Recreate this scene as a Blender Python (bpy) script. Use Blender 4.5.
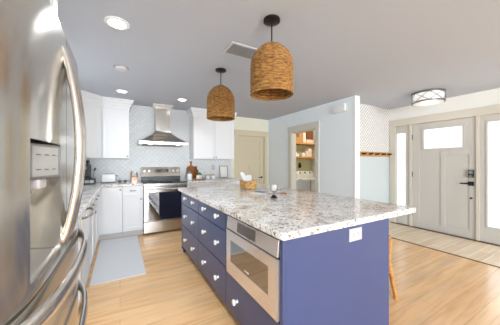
import bpy, bmesh, math, random
from mathutils import Vector, Matrix
random.seed(7)
for o in list(bpy.data.objects):
    bpy.data.objects.remove(o, do_unlink=True)
S = bpy.context.scene
COL = S.collection
PI = math.pi

# ------------------------------------------------------------------ camera
cam = bpy.data.cameras.new('camera')
cam.sensor_width = 36.0
cam.lens = 227.0 / 500.0 * 36.0
cam.clip_start = 0.02
camo = bpy.data.objects.new('camera', cam)
COL.objects.link(camo)
camo.location = (0, 0, 1.28)
camo.rotation_euler = (PI / 2, 0, -math.radians(29.79))
S.camera = camo

# ------------------------------------------------------------------ world, lights, exposure
W = bpy.data.worlds.new('world')
S.world = W
W.use_nodes = True
W.node_tree.nodes['Background'].inputs[0].default_value = (0.86, 0.93, 1.0, 1)
W.node_tree.nodes['Background'].inputs[1].default_value = 2.2
S.view_settings.view_transform = 'Standard'
S.view_settings.look = 'None'
S.view_settings.exposure = 0.55
S.view_settings.gamma = 1.0
S.view_settings.use_curve_mapping = False


def area(name, loc, direction, sx, sy, power, col=(1, 1, 1)):
    l = bpy.data.lights.new(name, 'AREA')
    l.shape = 'RECTANGLE'
    l.size = sx
    l.size_y = sy
    l.energy = power
    l.color = col
    o = bpy.data.objects.new(name, l)
    COL.objects.link(o)
    o.location = loc
    o.rotation_euler = Vector(direction).to_track_quat('-Z', 'Y').to_euler()
    return o


# unseen daylight lamps added behind the camera to light the room
area('added_rear_light', (0.8, -6.92, 1.35), (0, 1, 0.12), 2.4, 1.9, 290, (0.84, 0.93, 1.0))
area('added_rear_light_right', (3.6, -6.92, 1.2), (0, 1, 0.12), 2.2, 2.1, 15, (0.84, 0.93, 1.0))
area('added_side_light', (-0.88, -3.6, 1.35), (1, 0.35, 0.0), 2.6, 1.7, 150, (0.84, 0.93, 1.0))  # lamp added with no window in the wall, brightens the laundry wall
# lamp added at the unseen left wall window to brighten the kitchen
area('added_sink_light', (-0.86, 3.3, 1.62), (1, 0.1, -0.05), 1.1, 0.8, 4, (0.86, 0.94, 1.0))
# daylight through the front door glass and sidelights
area('daylight_sidelight', (4.95, 1.05, 1.1), (-1, 0, -0.15), 0.35, 1.5, 2, (1, 0.99, 0.97))


# ------------------------------------------------------------------ materials
def s2l(c):
    return tuple(((v / 12.92) if v <= 0.04045 else ((v + 0.055) / 1.055) ** 2.4) for v in c)


def rgb(r, g, b):
    return s2l((r / 255, g / 255, b / 255)) + (1,)


def mat(name, col, rough=0.5, metal=0.0, spec=0.5, bump=0.0, scale=40.0, var=0.0, emit=None, es=0.0,
        trans=0.0, coat=0.0, alpha=1.0):
    m = bpy.data.materials.new(name)
    m.use_nodes = True
    nt = m.node_tree
    b = nt.nodes['Principled BSDF']
    b.inputs['Base Color'].default_value = col
    b.inputs['Roughness'].default_value = rough
    b.inputs['Metallic'].default_value = metal
    b.inputs['Specular IOR Level'].default_value = spec
    b.inputs['Transmission Weight'].default_value = trans
    b.inputs['Coat Weight'].default_value = coat
    b.inputs['Alpha'].default_value = alpha
    if emit:
        b.inputs['Emission Color'].default_value = emit
        b.inputs['Emission Strength'].default_value = es
    tc = nt.nodes.new('ShaderNodeTexCoord')
    n = nt.nodes.new('ShaderNodeTexNoise')
    n.inputs['Scale'].default_value = scale
    n.inputs['Detail'].default_value = 4
    nt.links.new(tc.outputs['Object'], n.inputs['Vector'])
    if var > 0:
        mx = nt.nodes.new('ShaderNodeMix')
        mx.data_type = 'RGBA'
        mx.inputs[6].default_value = tuple(max(0, v * (1 - var)) for v in col[:3]) + (1,)
        mx.inputs[7].default_value = tuple(min(1, v * (1 + var)) for v in col[:3]) + (1,)
        nt.links.new(n.outputs[0], mx.inputs[0])
        nt.links.new(mx.outputs[2], b.inputs['Base Color'])
    if bump > 0:
        bp = nt.nodes.new('ShaderNodeBump')
        bp.inputs['Strength'].default_value = bump
        bp.inputs['Distance'].default_value = 0.01
        nt.links.new(n.outputs[0], bp.inputs['Height'])
        nt.links.new(bp.outputs[0], b.inputs['Normal'])
    return m


def N(nt, t, **kw):
    n = nt.nodes.new(t)
    for k, v in kw.items():
        setattr(n, k, v)
    return n


def ramp(nt, src, stops):
    r = nt.nodes.new('ShaderNodeValToRGB')
    cr = r.color_ramp
    while len(cr.elements) < len(stops):
        cr.elements.new(0.5)
    for e, (p, c) in zip(cr.elements, stops):
        e.position = p
        e.color = c
    nt.links.new(src, r.inputs[0])
    return r.outputs[0]


def mixc(nt, fac, a, b, mode='MIX'):
    m = nt.nodes.new('ShaderNodeMix')
    m.data_type = 'RGBA'
    m.blend_type = mode
    for sock, v in ((0, fac), (6, a), (7, b)):
        if hasattr(v, 'is_output'):
            nt.links.new(v, m.inputs[sock])
        else:
            m.inputs[sock].default_value = v
    return m.outputs[2]


def mapping(nt, scale=(1, 1, 1), rot=(0, 0, 0), loc=(0, 0, 0)):
    tc = nt.nodes.new('ShaderNodeTexCoord')
    mp = nt.nodes.new('ShaderNodeMapping')
    mp.inputs['Scale'].default_value = scale
    mp.inputs['Rotation'].default_value = rot
    mp.inputs['Location'].default_value = loc
    nt.links.new(tc.outputs['Object'], mp.inputs['Vector'])
    return mp.outputs[0]


def plank_mat(name, c1, c2, cm, bw, rh, rough, grain, mort=0.0012, patch=(0.56, 0.39, 0.26, 1)):
    m = mat(name, c1, rough)
    nt = m.node_tree
    b = nt.nodes['Principled BSDF']
    v = mapping(nt)
    br = N(nt, 'ShaderNodeTexBrick')
    br.offset = 0.37
    br.inputs['Color1'].default_value = c1
    br.inputs['Color2'].default_value = c2
    br.inputs['Mortar'].default_value = cm
    br.inputs['Scale'].default_value = 1.0
    br.inputs['Mortar Size'].default_value = mort
    br.inputs['Brick Width'].default_value = bw
    br.inputs['Row Height'].default_value = rh
    nt.links.new(v, br.inputs['Vector'])
    v2 = mapping(nt, scale=(1.1, 14, 1))
    n1 = N(nt, 'ShaderNodeTexNoise')
    n1.inputs['Scale'].default_value = 1.6
    n1.inputs['Detail'].default_value = 6
    n1.inputs['Distortion'].default_value = 0.6
    nt.links.new(v2, n1.inputs['Vector'])
    g = ramp(nt, n1.outputs[0], [(0.3, grain), (0.55, (1, 1, 1, 1)), (0.75, (1, 1, 1, 1))])
    c = mixc(nt, 0.5, br.outputs['Color'], g, 'MULTIPLY')
    v3 = mapping(nt, scale=(0.7, 5, 1), loc=(3, 1, 0))
    n2 = N(nt, 'ShaderNodeTexNoise')
    n2.inputs['Scale'].default_value = 1.3
    n2.inputs['Detail'].default_value = 3
    nt.links.new(v3, n2.inputs['Vector'])
    c = mixc(nt, ramp(nt, n2.outputs[0], [(0.5, (0, 0, 0, 1)), (0.68, (0.45, 0.45, 0.45, 1))]), c, patch)
    nt.links.new(c, b.inputs['Base Color'])
    bp = N(nt, 'ShaderNodeBump')
    bp.inputs['Strength'].default_value = 0.12
    bp.inputs['Distance'].default_value = 0.004
    nt.links.new(n1.outputs[0], bp.inputs['Height'])
    nt.links.new(bp.outputs[0], b.inputs['Normal'])
    return m


def granite_mat(name):
    m = mat(name, (1, 1, 1, 1), 0.12)
    nt = m.node_tree
    b = nt.nodes['Principled BSDF']
    v = mapping(nt)
    base = N(nt, 'ShaderNodeTexNoise')
    base.inputs['Scale'].default_value = 7
    base.inputs['Detail'].default_value = 5
    nt.links.new(v, base.inputs['Vector'])
    c = ramp(nt, base.outputs[0], [(0.30, rgb(186, 172, 158)), (0.42, rgb(222, 216, 211)), (0.56, rgb(240, 239, 238))])
    for sc, lo, hi, colr, f in ((17, 0.57, 0.63, rgb(216, 208, 200), 0.4), (38, 0.585, 0.61, rgb(150, 112, 80), 0.85),
                                (52, 0.60, 0.63, rgb(150, 144, 146), 0.75), (48, 0.625, 0.64, rgb(44, 36, 34), 0.95),
                                (80, 0.60, 0.63, rgb(255, 254, 252), 0.9)):
        n = N(nt, 'ShaderNodeTexNoise')
        n.inputs['Scale'].default_value = sc
        n.inputs['Detail'].default_value = 3
        vv = mapping(nt, loc=(sc, sc * 0.3, 0))
        nt.links.new(vv, n.inputs['Vector'])
        k = ramp(nt, n.outputs[0], [(lo, (0, 0, 0, 1)), (hi, (f, f, f, 1))])
        c = mixc(nt, k, c, colr)
    nt.links.new(c, b.inputs['Base Color'])
    return m


def tile_mat(name, c_tile, c_grout, size, rough=0.12, plane='XZ', bump=0.5, mortar=0.06):
    """diamond lattice of small glazed tiles"""
    m = mat(name, c_tile, rough)
    nt = m.node_tree
    b = nt.nodes['Principled BSDF']
    tc = N(nt, 'ShaderNodeTexCoord')
    sep = N(nt, 'ShaderNodeSeparateXYZ')
    nt.links.new(tc.outputs['Object'], sep.inputs[0])
    com = N(nt, 'ShaderNodeCombineXYZ')
    nt.links.new(sep.outputs[0 if plane[0] == 'X' else 1], com.inputs[0])
    nt.links.new(sep.outputs[2], com.inputs[1])
    mp = N(nt, 'ShaderNodeMapping')
    mp.inputs['Rotation'].default_value = (0, 0, PI / 4)
    nt.links.new(com.outputs[0], mp.inputs['Vector'])
    br = N(nt, 'ShaderNodeTexBrick')
    br.offset = 0
    br.inputs['Color1'].default_value = c_tile
    br.inputs['Color2'].default_value = tuple(min(1, v * 0.93) for v in c_tile[:3]) + (1,)
    br.inputs['Mortar'].default_value = c_grout
    br.inputs['Scale'].default_value = 1.0
    br.inputs['Mortar Size'].default_value = size * mortar
    br.inputs['Mortar Smooth'].default_value = 0.6
    br.inputs['Brick Width'].default_value = size
    br.inputs['Row Height'].default_value = size
    nt.links.new(mp.outputs[0], br.inputs['Vector'])
    nt.links.new(br.outputs['Color'], b.inputs['Base Color'])
    if bump:
        bp = N(nt, 'ShaderNodeBump')
        bp.invert = True
        bp.inputs['Strength'].default_value = bump
        bp.inputs['Distance'].default_value = 0.004
        nt.links.new(br.outputs['Fac'], bp.inputs['Height'])
        nt.links.new(bp.outputs[0], b.inputs['Normal'])
    return m


def steel_mat(name, col, rough, stretch=(1, 1, 90), amt=0.06, metal=1.0):
    m = mat(name, col, rough, metal)
    nt = m.node_tree
    b = nt.nodes['Principled BSDF']
    v = mapping(nt, scale=stretch)
    n = N(nt, 'ShaderNodeTexNoise')
    n.inputs['Scale'].default_value = 6
    n.inputs['Detail'].default_value = 3
    nt.links.new(v, n.inputs['Vector'])
    mr = N(nt, 'ShaderNodeMapRange')
    mr.inputs['To Min'].default_value = max(0.02, rough - amt)
    mr.inputs['To Max'].default_value = rough + amt
    nt.links.new(n.outputs[0], mr.inputs['Value'])
    nt.links.new(mr.outputs[0], b.inputs['Roughness'])
    return m


def weave_mat(name, c1, c2, sc):
    m = mat(name, c1, 0.65, 0, 0.25)
    nt = m.node_tree
    b = nt.nodes['Principled BSDF']
    v = mapping(nt, scale=(0.8, 0.8, 3.2))
    n = N(nt, 'ShaderNodeTexNoise')
    n.inputs['Scale'].default_value = sc
    n.inputs['Detail'].default_value = 4
    nt.links.new(v, n.inputs['Vector'])
    nt.links.new(ramp(nt, n.outputs[0], [(0.3, c2), (0.62, c1)]), b.inputs['Base Color'])
    return m


M = {}
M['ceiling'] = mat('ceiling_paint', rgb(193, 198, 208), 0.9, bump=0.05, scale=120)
M['wall_cool'] = mat('wall_paint_cool', rgb(238, 245, 249), 0.75, bump=0.03, scale=150)
M['wall_cream'] = mat('wall_paint_cream', rgb(236, 232, 214), 0.75, bump=0.03, scale=150)
M['wall_warm'] = mat('wall_paint_warm', rgb(238, 236, 230), 0.75, bump=0.03, scale=150)
M['wall_laundry'] = mat('wall_paint_sage', rgb(222, 222, 184), 0.8, bump=0.03, scale=150)
M['wainscot'] = mat('wainscot_paint', rgb(196, 204, 205), 0.5, bump=0.02, scale=100)
M['trim'] = mat('trim_greige', rgb(212, 204, 190), 0.45)
M['trim_grey'] = mat('trim_grey', rgb(212, 208, 198), 0.45)
M['trim_white'] = mat('trim_white', rgb(240, 238, 234), 0.45)
M['door_front'] = mat('door_front_paint', rgb(199, 194, 186), 0.4)
M['door_back'] = mat('door_back_paint', rgb(212, 199, 172), 0.45)
M['cab'] = mat('cabinet_white', rgb(236, 236, 237), 0.35)
M['cab_dark'] = mat('cabinet_gap', rgb(120, 118, 116), 0.6)
M['toe'] = mat('toe_kick_white', rgb(205, 202, 200), 0.5)
M['navy'] = mat('island_navy', rgb(66, 78, 119), 0.3, var=0.05, scale=9)
M['navy_dark'] = mat('island_navy_gap_shade', rgb(16, 20, 40), 0.6)  # carcass darkened to put shade into the gaps between drawers
M['black'] = mat('black_plastic', rgb(28, 28, 30), 0.35)
M['black_gloss'] = mat('black_glass', rgb(12, 12, 14), 0.06, spec=0.6)
M['oven_glass'] = mat('oven_glass', rgb(16, 16, 20), 0.03, spec=0.9, coat=0.6)
M['bronze'] = mat('dark_bronze', rgb(58, 52, 50), 0.35, 0.8)
M['steel'] = steel_mat('stainless_brushed', rgb(196, 190, 182), 0.22)
M['steel_door'] = steel_mat('stainless_fridge_door', rgb(212, 208, 200), 0.2, (1, 1, 60), 0.02, 0.9)
_nt = M['steel_door'].node_tree
_b = _nt.nodes['Principled BSDF']
_tg = N(_nt, 'ShaderNodeTangent', direction_type='RADIAL', axis='Z')
_nt.links.new(_tg.outputs[0], _b.inputs['Tangent'])
_b.inputs['Anisotropic'].default_value = 0.8
_b.inputs['Anisotropic Rotation'].default_value = 0.25
M['oven_glass'].node_tree.nodes['Principled BSDF'].inputs['IOR'].default_value = 2.3
M['steel_bar'] = steel_mat('stainless_handle', rgb(226, 222, 216), 0.16, (1, 60, 1), 0.03, 0.88)
M['steel_h'] = steel_mat('stainless_horizontal', rgb(230, 224, 220), 0.24, (1, 90, 1), 0.05, 0.72)
M['nickel'] = steel_mat('brushed_nickel', rgb(150, 148, 146), 0.3)
M['chrome'] = mat('chrome', rgb(225, 225, 225), 0.08, 1.0)
M['grey_case'] = mat('fridge_case_grey', rgb(120, 120, 122), 0.45, 0.3)
M['grey_panel'] = mat('grey_panel', rgb(150, 152, 152), 0.35, 0.6)
M['panel_light'] = mat('dispenser_panel_grey', rgb(190, 192, 192), 0.35, 0.3)
M['outlet'] = mat('outlet_plate', rgb(196, 190, 194), 0.4)
M['white_plastic'] = mat('white_plastic', rgb(244, 244, 244), 0.3)
M['white_enamel'] = mat('white_enamel', rgb(240, 243, 246), 0.2)
M['knob'] = mat('white_glass_knob', rgb(246, 246, 244), 0.1, coat=0.5)
M['granite'] = granite_mat('speckled_granite')
M['floor'] = plank_mat('oak_vinyl_planks', rgb(248, 206, 154), rgb(240, 194, 142), rgb(180, 134, 98), 1.22, 0.178, 0.22, rgb(214, 186, 158))
M['tile_floor'] = plank_mat('pale_wood_look_tile', rgb(242, 222, 194), rgb(230, 206, 174), rgb(250, 244, 236), 0.9, 0.15, 0.4, rgb(224, 206, 188), 0.006)
M['backsplash'] = tile_mat('lantern_tile', rgb(230, 232, 233), rgb(208, 210, 211), 0.062, 0.34, 'XZ', 0.7, 0.08)
M['wallpaper'] = tile_mat('lattice_wallpaper', rgb(232, 229, 225), rgb(158, 154, 150), 0.05, 0.7, 'XZ', 0.0, 0.13)
M['wicker'] = weave_mat('honey_wicker', rgb(176, 130, 74), rgb(98, 64, 30), 34)
M['seagrass'] = weave_mat('seagrass', rgb(228, 186, 122), rgb(128, 84, 42), 38)
M['wood_light'] = weave_mat('honey_wood', rgb(206, 150, 84), rgb(176, 122, 62), 18)
M['wood_mid'] = weave_mat('acacia_wood', rgb(158, 104, 60), rgb(120, 74, 40), 22)
M['wood_dark'] = weave_mat('walnut_wood', rgb(150, 84, 40), rgb(108, 58, 28), 22)
M['leaf'] = mat('leaf_green', rgb(96, 160, 62), 0.5, var=0.3, scale=60)
M['paper'] = mat('paper_white', rgb(222, 222, 222), 0.6)
M['paper_blue'] = mat('paper_blue', rgb(96, 124, 178), 0.5)
M['wax'] = mat('candle_wax', rgb(250, 246, 238), 0.4)
M['rug'] = mat('rug_woven_grey', rgb(230, 232, 236), 0.95, bump=0.5, scale=220, var=0.12)
M['card'] = mat('cardboard', rgb(176, 140, 92), 0.8, var=0.08)
M['card_dark'] = mat('brown_box', rgb(128, 78, 48), 0.7)
M['pink'] = mat('pale_pink_box', rgb(236, 220, 212), 0.6)
M['pale_blue'] = mat('appliance_side_blue', rgb(196, 208, 222), 0.3)
M['strip'] = mat('transition_strip_bronze', rgb(96, 72, 52), 0.4)
M['grey_grille'] = mat('grille_grey', rgb(140, 140, 140), 0.6)
M['vent_white'] = mat('vent_white', rgb(204, 202, 203), 0.5)
M['lens'] = mat('lamp_lens', rgb(255, 252, 246), 0.4, emit=(1, 0.97, 0.92, 1), es=6.0)
M['bulb'] = mat('bulb_glow', rgb(255, 250, 240), 0.4, emit=(1, 0.95, 0.87, 1), es=5.0)
M['amber'] = mat('amber_liquid', rgb(206, 132, 48), 0.15, coat=0.4)
M['clear'] = mat('clear_glass', (1, 1, 1, 1), 0.02, trans=1.0)
M['drum_glass'] = mat('drum_glass', rgb(250, 248, 244), 0.25, trans=0.55, emit=(1, 0.97, 0.93, 1), es=0.2)
M['display'] = mat('range_display', rgb(10, 12, 16), 0.1, emit=(0.3, 0.6, 0.9, 1), es=0.0)


def pane_mat(name, es):
    m = mat(name, rgb(240, 246, 248), 0.3)
    nt = m.node_tree
    b = nt.nodes['Principled BSDF']
    v = mapping(nt)
    vo = N(nt, 'ShaderNodeTexVoronoi')
    vo.inputs['Scale'].default_value = 85
    nt.links.new(v, vo.inputs['Vector'])
    c = ramp(nt, vo.outputs['Distance'], [(0.0, (1, 1, 1, 1)), (0.7, (0.72, 0.76, 0.78, 1))])
    nt.links.new(c, b.inputs['Emission Color'])
    b.inputs['Emission Strength'].default_value = es
    return m


M['pane'] = pane_mat('obscured_lit_glass', 0.62)


# ------------------------------------------------------------------ mesh helpers
def add_box(bm, x0, x1, y0, y1, z0, z1, bev=0.0):
    vs = [bm.verts.new(p) for p in ((x0, y0, z0), (x1, y0, z0), (x1, y1, z0), (x0, y1, z0),
                                    (x0, y0, z1), (x1, y0, z1), (x1, y1, z1), (x0, y1, z1))]
    fs = [bm.faces.new([vs[i] for i in f]) for f in
          ((3, 2, 1, 0), (4, 5, 6, 7), (0, 1, 5, 4), (1, 2, 6, 5), (2, 3, 7, 6), (3, 0, 4, 7))]
    if bev > 0:
        es = list({e for f in fs for e in f.edges})
        bmesh.ops.bevel(bm, geom=es, offset=bev, segments=2, affect='EDGES', profile=0.6)
    return vs


def add_obox(bm, c, ax, half, bev=0.0):
    """box with centre c, axes ax (3 unit vectors), half sizes"""
    b2 = bmesh.new()
    add_box(b2, -half[0], half[0], -half[1], half[1], -half[2], half[2], bev)
    mtx = Matrix(((ax[0][0], ax[1][0], ax[2][0], c[0]), (ax[0][1], ax[1][1], ax[2][1], c[1]),
                  (ax[0][2], ax[1][2], ax[2][2], c[2]), (0, 0, 0, 1)))
    bmesh.ops.transform(b2, matrix=mtx, verts=b2.verts)
    merge(bm, b2)


def merge(bm, b2):
    me = bpy.data.meshes.new('tmp')
    b2.to_mesh(me)
    b2.free()
    bm.from_mesh(me)
    bpy.data.meshes.remove(me)


def add_lathe(bm, prof, c=(0, 0, 0), n=32, axis='Z'):
    rings = []
    for r, z in prof:
        ring = []
        for k in range(n):
            a = 2 * PI * k / n
            p = (r * math.cos(a), r * math.sin(a), z)
            if axis == 'X':
                p = (z, p[0], p[1])
            elif axis == 'Y':
                p = (p[0], z, p[1])
            ring.append(bm.verts.new((p[0] + c[0], p[1] + c[1], p[2] + c[2])))
        rings.append(ring)
    fs = []
    for i in range(len(rings) - 1):
        for k in range(n):
            fs.append(bm.faces.new((rings[i][k], rings[i][(k + 1) % n], rings[i + 1][(k + 1) % n], rings[i + 1][k])))
    for ring in (rings[0], rings[-1]):
        try:
            fs.append(bm.faces.new(ring))
        except Exception:
            pass
    bmesh.ops.recalc_face_normals(bm, faces=fs)


def add_tube(bm, pts, r, n=12, flat=1.0, flatdir=None):
    """tube along pts; r may be a list; flat<1 squeezes across flatdir"""
    pts = [Vector(p) for p in pts]
    rs = r if isinstance(r, (list, tuple)) else [r] * len(pts)
    rings = []
    prev = None
    for i, p in enumerate(pts):
        t = (pts[min(i + 1, len(pts) - 1)] - pts[max(i - 1, 0)]).normalized()
        if flatdir is not None:
            u = (Vector(flatdir) - t * t.dot(Vector(flatdir))).normalized()
        else:
            up = prev if prev is not None else (Vector((0, 0, 1)) if abs(t.z) < 0.9 else Vector((1, 0, 0)))
            u = (up - t * t.dot(up)).normalized()
        prev = u
        w = t.cross(u)
        ring = []
        for k in range(n):
            a = 2 * PI * k / n
            ring.append(bm.verts.new(p + u * (rs[i] * flat * math.cos(a)) + w * (rs[i] * math.sin(a))))
        rings.append(ring)
    fs = []
    for i in range(len(rings) - 1):
        for k in range(n):
            fs.append(bm.faces.new((rings[i][k], rings[i][(k + 1) % n], rings[i + 1][(k + 1) % n], rings[i + 1][k])))
    fs.append(bm.faces.new(rings[0]))
    fs.append(bm.faces.new(rings[-1]))
    bmesh.ops.recalc_face_normals(bm, faces=fs)


def add_prism(bm, poly, z0, z1, axis='Z', bev=0.0):
    """extrude a 2-D polygon. axis Z: (x,y); X: (y,z); Y: (x,z)"""
    def P(a, b, h):
        return {'Z': (a, b, h), 'X': (h, a, b), 'Y': (a, h, b)}[axis]
    lo = [bm.verts.new(P(a, b, z0)) for a, b in poly]
    hi = [bm.verts.new(P(a, b, z1)) for a, b in poly]
    fs = [bm.faces.new(lo[::-1]), bm.faces.new(hi)]
    n = len(poly)
    for i in range(n):
        fs.append(bm.faces.new((lo[i], lo[(i + 1) % n], hi[(i + 1) % n], hi[i])))
    bmesh.ops.recalc_face_normals(bm, faces=fs)
    if bev > 0:
        es = list({e for f in fs[:2] for e in f.edges})
        bmesh.ops.bevel(bm, geom=es, offset=bev, segments=2, affect='EDGES', profile=0.6)


def wloc(o):
    v = Vector((0, 0, 0))
    while o is not None:
        v = v + o.location
        o = o.parent
    return v


def obj(name, bm, m, parent=None, smooth=False, origin=None):
    """links the bmesh (built in world coordinates) as ONE mesh object"""
    off = wloc(parent) if parent is not None else Vector((0, 0, 0))
    if origin is not None:
        off = Vector(origin)
    bmesh.ops.translate(bm, verts=bm.verts, vec=-off)
    me = bpy.data.meshes.new(name)
    bm.to_mesh(me)
    bm.free()
    me.materials.append(m)
    if smooth:
        for p in me.polygons:
            p.use_smooth = True
        try:
            me.set_sharp_from_angle(angle=math.radians(40))
        except Exception:
            pass
    o = bpy.data.objects.new(name, me)
    COL.objects.link(o)
    if parent is not None:
        o.parent = parent
    elif origin is not None:
        o.location = origin
    return o


def tag(o, label, cat, group=None, kind=None):
    if label:
        o['label'] = label
    if cat:
        o['category'] = cat
    if group:
        o['group'] = group
    if kind:
        o['kind'] = kind
    return o


def thing(name, loc, label, cat, group=None):
    o = bpy.data.objects.new(name, None)
    o.empty_display_size = 0.1
    COL.objects.link(o)
    o.location = loc
    return tag(o, label, cat, group)


def struct(name, bm, m, label, cat, parent=None):
    o = obj(name, bm, m, parent)
    if parent is None:
        tag(o, label, cat, None, 'structure')
    return o


def copy_tree(o, parent=None):
    c = o.copy()
    COL.objects.link(c)
    if parent is not None:
        c.parent = parent
    for ch in list(o.children):
        copy_tree(ch, c)
    return c


def box(name, m, parent, x0, x1, y0, y1, z0, z1, bev=0.0):
    bm = bmesh.new()
    add_box(bm, x0, x1, y0, y1, z0, z1, bev)
    return obj(name, bm, m, parent)


def shaker(name, m, parent, a0, a1, z0, z1, plane, depth, fr=0.055, th=0.02, rec=0.009):
    """shaker door/drawer front. plane 'Y-': faces -Y at y=depth; 'X+': faces +X at x=depth; a = the other axis"""
    bm = bmesh.new()

    def bx(p0, p1, q0, q1, d0, d1, bev):
        if plane == 'Y-':
            add_box(bm, p0, p1, depth + d0, depth + d1, q0, q1, bev)
        elif plane == 'X+':
            add_box(bm, depth - d1, depth - d0, p0, p1, q0, q1, bev)
        elif plane == 'X-':
            add_box(bm, depth + d0, depth + d1, p0, p1, q0, q1, bev)
    bx(a0 + fr * 0.9, a1 - fr * 0.9, z0 + fr * 0.9, z1 - fr * 0.9, rec, th, 0)
    bx(a0, a0 + fr, z0, z1, 0, th, 0.0015)
    bx(a1 - fr, a1, z0, z1, 0, th, 0.0015)
    bx(a0 + fr, a1 - fr, z0, z0 + fr, 0, th, 0.0015)
    bx(a0 + fr, a1 - fr, z1 - fr, z1, 0, th, 0.0015)
    return obj(name, bm, m, parent)


# ------------------------------------------------------------------ room shell
CZ = 2.42
XL, XR, YB, YF = -0.93, 5.03, 5.05, -7.0
bm = bmesh.new(); add_box(bm, XL - 0.1, XR + 0.3, YF - 0.1, YB + 0.1, -0.12, 0)
struct('floor', bm, M['floor'], 'honey oak plank floor running across the whole kitchen', 'floor')
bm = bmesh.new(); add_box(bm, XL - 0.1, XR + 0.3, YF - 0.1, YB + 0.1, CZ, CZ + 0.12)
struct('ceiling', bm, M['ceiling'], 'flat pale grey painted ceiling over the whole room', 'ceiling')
bm = bmesh.new(); add_box(bm, XL - 0.1, XL, YF - 0.1, YB + 0.1, 0, CZ)
struct('wall_left', bm, M['wall_cool'], 'left kitchen wall behind the refrigerator and cabinets', 'wall')
bm = bmesh.new()
BD0, BD1, BDT = 2.55, 3.33, 1.965          # back door opening
add_box(bm, XL, BD0, YB, YB + 0.1, 0, CZ)
add_box(bm, BD1, 3.46, YB, YB + 0.1, 0, CZ)
add_box(bm, BD0, BD1, YB, YB + 0.1, BDT, CZ)
add_box(bm, BD0, BD1, YB + 0.08, YB + 0.1, 0, BDT)
struct('wall_back', bm, M['wall_cream'], 'cream back wall behind the range and the beige panel door', 'wall')
bm = bmesh.new(); add_box(bm, 3.46, XR, YB, YB + 0.1, 0, CZ)
struct('wall_laundry', bm, M['wall_laundry'], 'pale sage wall behind the laundry room shelves', 'wall')
# backsplash, full height tiled wall
bm = bmesh.new(); add_box(bm, XL, 2.36, YB - 0.012, YB, 0.9, CZ)
struct('wall_backsplash', bm, M['backsplash'], 'glossy white lattice tile backsplash behind the range hood', 'backsplash')
# pantry / laundry wall (x = 3.46) with an opening
PX0, PX1 = 3.46, 3.58
OP0, OP1, OPT = 3.35, 4.10, 1.975
bm = bmesh.new()
add_box(bm, PX0, PX1, 2.47, OP0, 0, CZ)
add_box(bm, PX0, PX1, OP1, YB, 0, CZ)
add_box(bm, PX0, PX1, OP0, OP1, OPT, CZ)
struct('wall_pantry', bm, M['wall_cool'], 'pale blue white wall holding the open laundry doorway', 'wall')
# nook wall with wallpaper
bm = bmesh.new(); add_box(bm, PX1, XR, 2.752, 2.85, 0, CZ)
struct('wall_nook', bm, M['wall_warm'], 'short wall behind the wallpaper by the front door', 'wall')
bm = bmesh.new(); add_box(bm, PX1, XR, 2.74, 2.752, 1.445, CZ)
struct('wall_wallpaper', bm, M['wallpaper'], 'small grey lattice wallpaper above the peg rail', 'wallpaper')
bm = bmesh.new(); add_box(bm, PX1, XR, 2.74, 2.752, 0.0, 1.445)
struct('wall_wainscot', bm, M['wainscot'], 'smooth pale blue green wainscot panel below the peg rail', 'wainscot')
# right wall with the front door unit opening
DY0, DY1, DT = 0.86, 2.71, 2.045
bm = bmesh.new()
add_box(bm, XR, XR + 0.14, DY1, YB, 0, CZ)
add_box(bm, XR, XR + 0.14, YF, DY0, 0, CZ)
add_box(bm, XR, XR + 0.14, DY0, DY1, DT, CZ)
struct('wall_right', bm, M['wall_warm'], 'warm white wall around the front door and sidelights', 'wall')
# unseen rear wall; its two wide openings are added to let daylight in
bm = bmesh.new()
for a, b in ((XL, -0.5), (2.1, 2.5), (4.7, XR)):
    add_box(bm, a, b, YF - 0.1, YF, 0, CZ)
add_box(bm, -0.5, 2.1, YF - 0.1, YF, 0, 0.4)
for a, b in ((-0.5, 2.1), (2.5, 4.7)):
    add_box(bm, a, b, YF - 0.1, YF, 2.25, CZ)
struct('wall_rear', bm, M['wall_warm'], 'rear wall behind the viewpoint with wide openings added for daylight', 'wall')

# entry tile floor and transition strip
bm = bmesh.new(); add_box(bm, 4.02, XR, -0.4, 2.74, 0.0, 0.004)
struct('floor_entry', bm, M['tile_floor'], 'pale wood-look tile strip in front of the front door', 'floor')
bm = bmesh.new(); add_box(bm, 4.0, 4.022, -0.4, 2.74, 0.0, 0.007)
struct('trim_1', bm, M['strip'], 'thin dark transition strip between plank floor and entry tile', 'trim')

# baseboards
bm = bmesh.new()
add_box(bm, PX0 - 0.014, PX0, 2.47, OP0 - 0.1, 0, 0.12); add_box(bm, PX0 - 0.014, PX0, OP1 + 0.1, YB, 0, 0.12)
struct('baseboard_pantry', bm, M['trim_white'], 'white baseboard along the laundry wall', 'baseboard')
bm = bmesh.new(); add_box(bm, PX1, 4.95, 2.726, 2.74, 0.0, 0.12)
struct('baseboard_nook', bm, M['trim_white'], 'white baseboard under the peg rail wall', 'baseboard')
bm = bmesh.new(); add_box(bm, PX0 - 0.006, PX1 + 0.006, 2.455, 2.47, 0, CZ)
struct('trim_2', bm, M['trim_white'], 'white end cap on the edge of the laundry wall', 'trim')

# unseen window with a glowing pane, added to light the kitchen side
w = thing('added_window_3', (XL, 3.3, 1.6), 'unseen white framed window added on the left wall for light', 'window'); w['kind'] = 'structure'
bm = bmesh.new()
for a in ((2.66, 3.94, 1.12, 1.2), (2.66, 3.94, 2.04, 2.12), (2.66, 2.74, 1.2, 2.04), (3.86, 3.94, 1.2, 2.04), (3.28, 3.32, 1.2, 2.04)):
    add_box(bm, XL, XL + 0.03, *a, 0.003)
obj('window_frame', bm, M['trim_white'], w)
box('window_pane', M['pane'], w, XL + 0.002, XL + 0.008, 2.74, 3.86, 1.2, 2.04)
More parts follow.
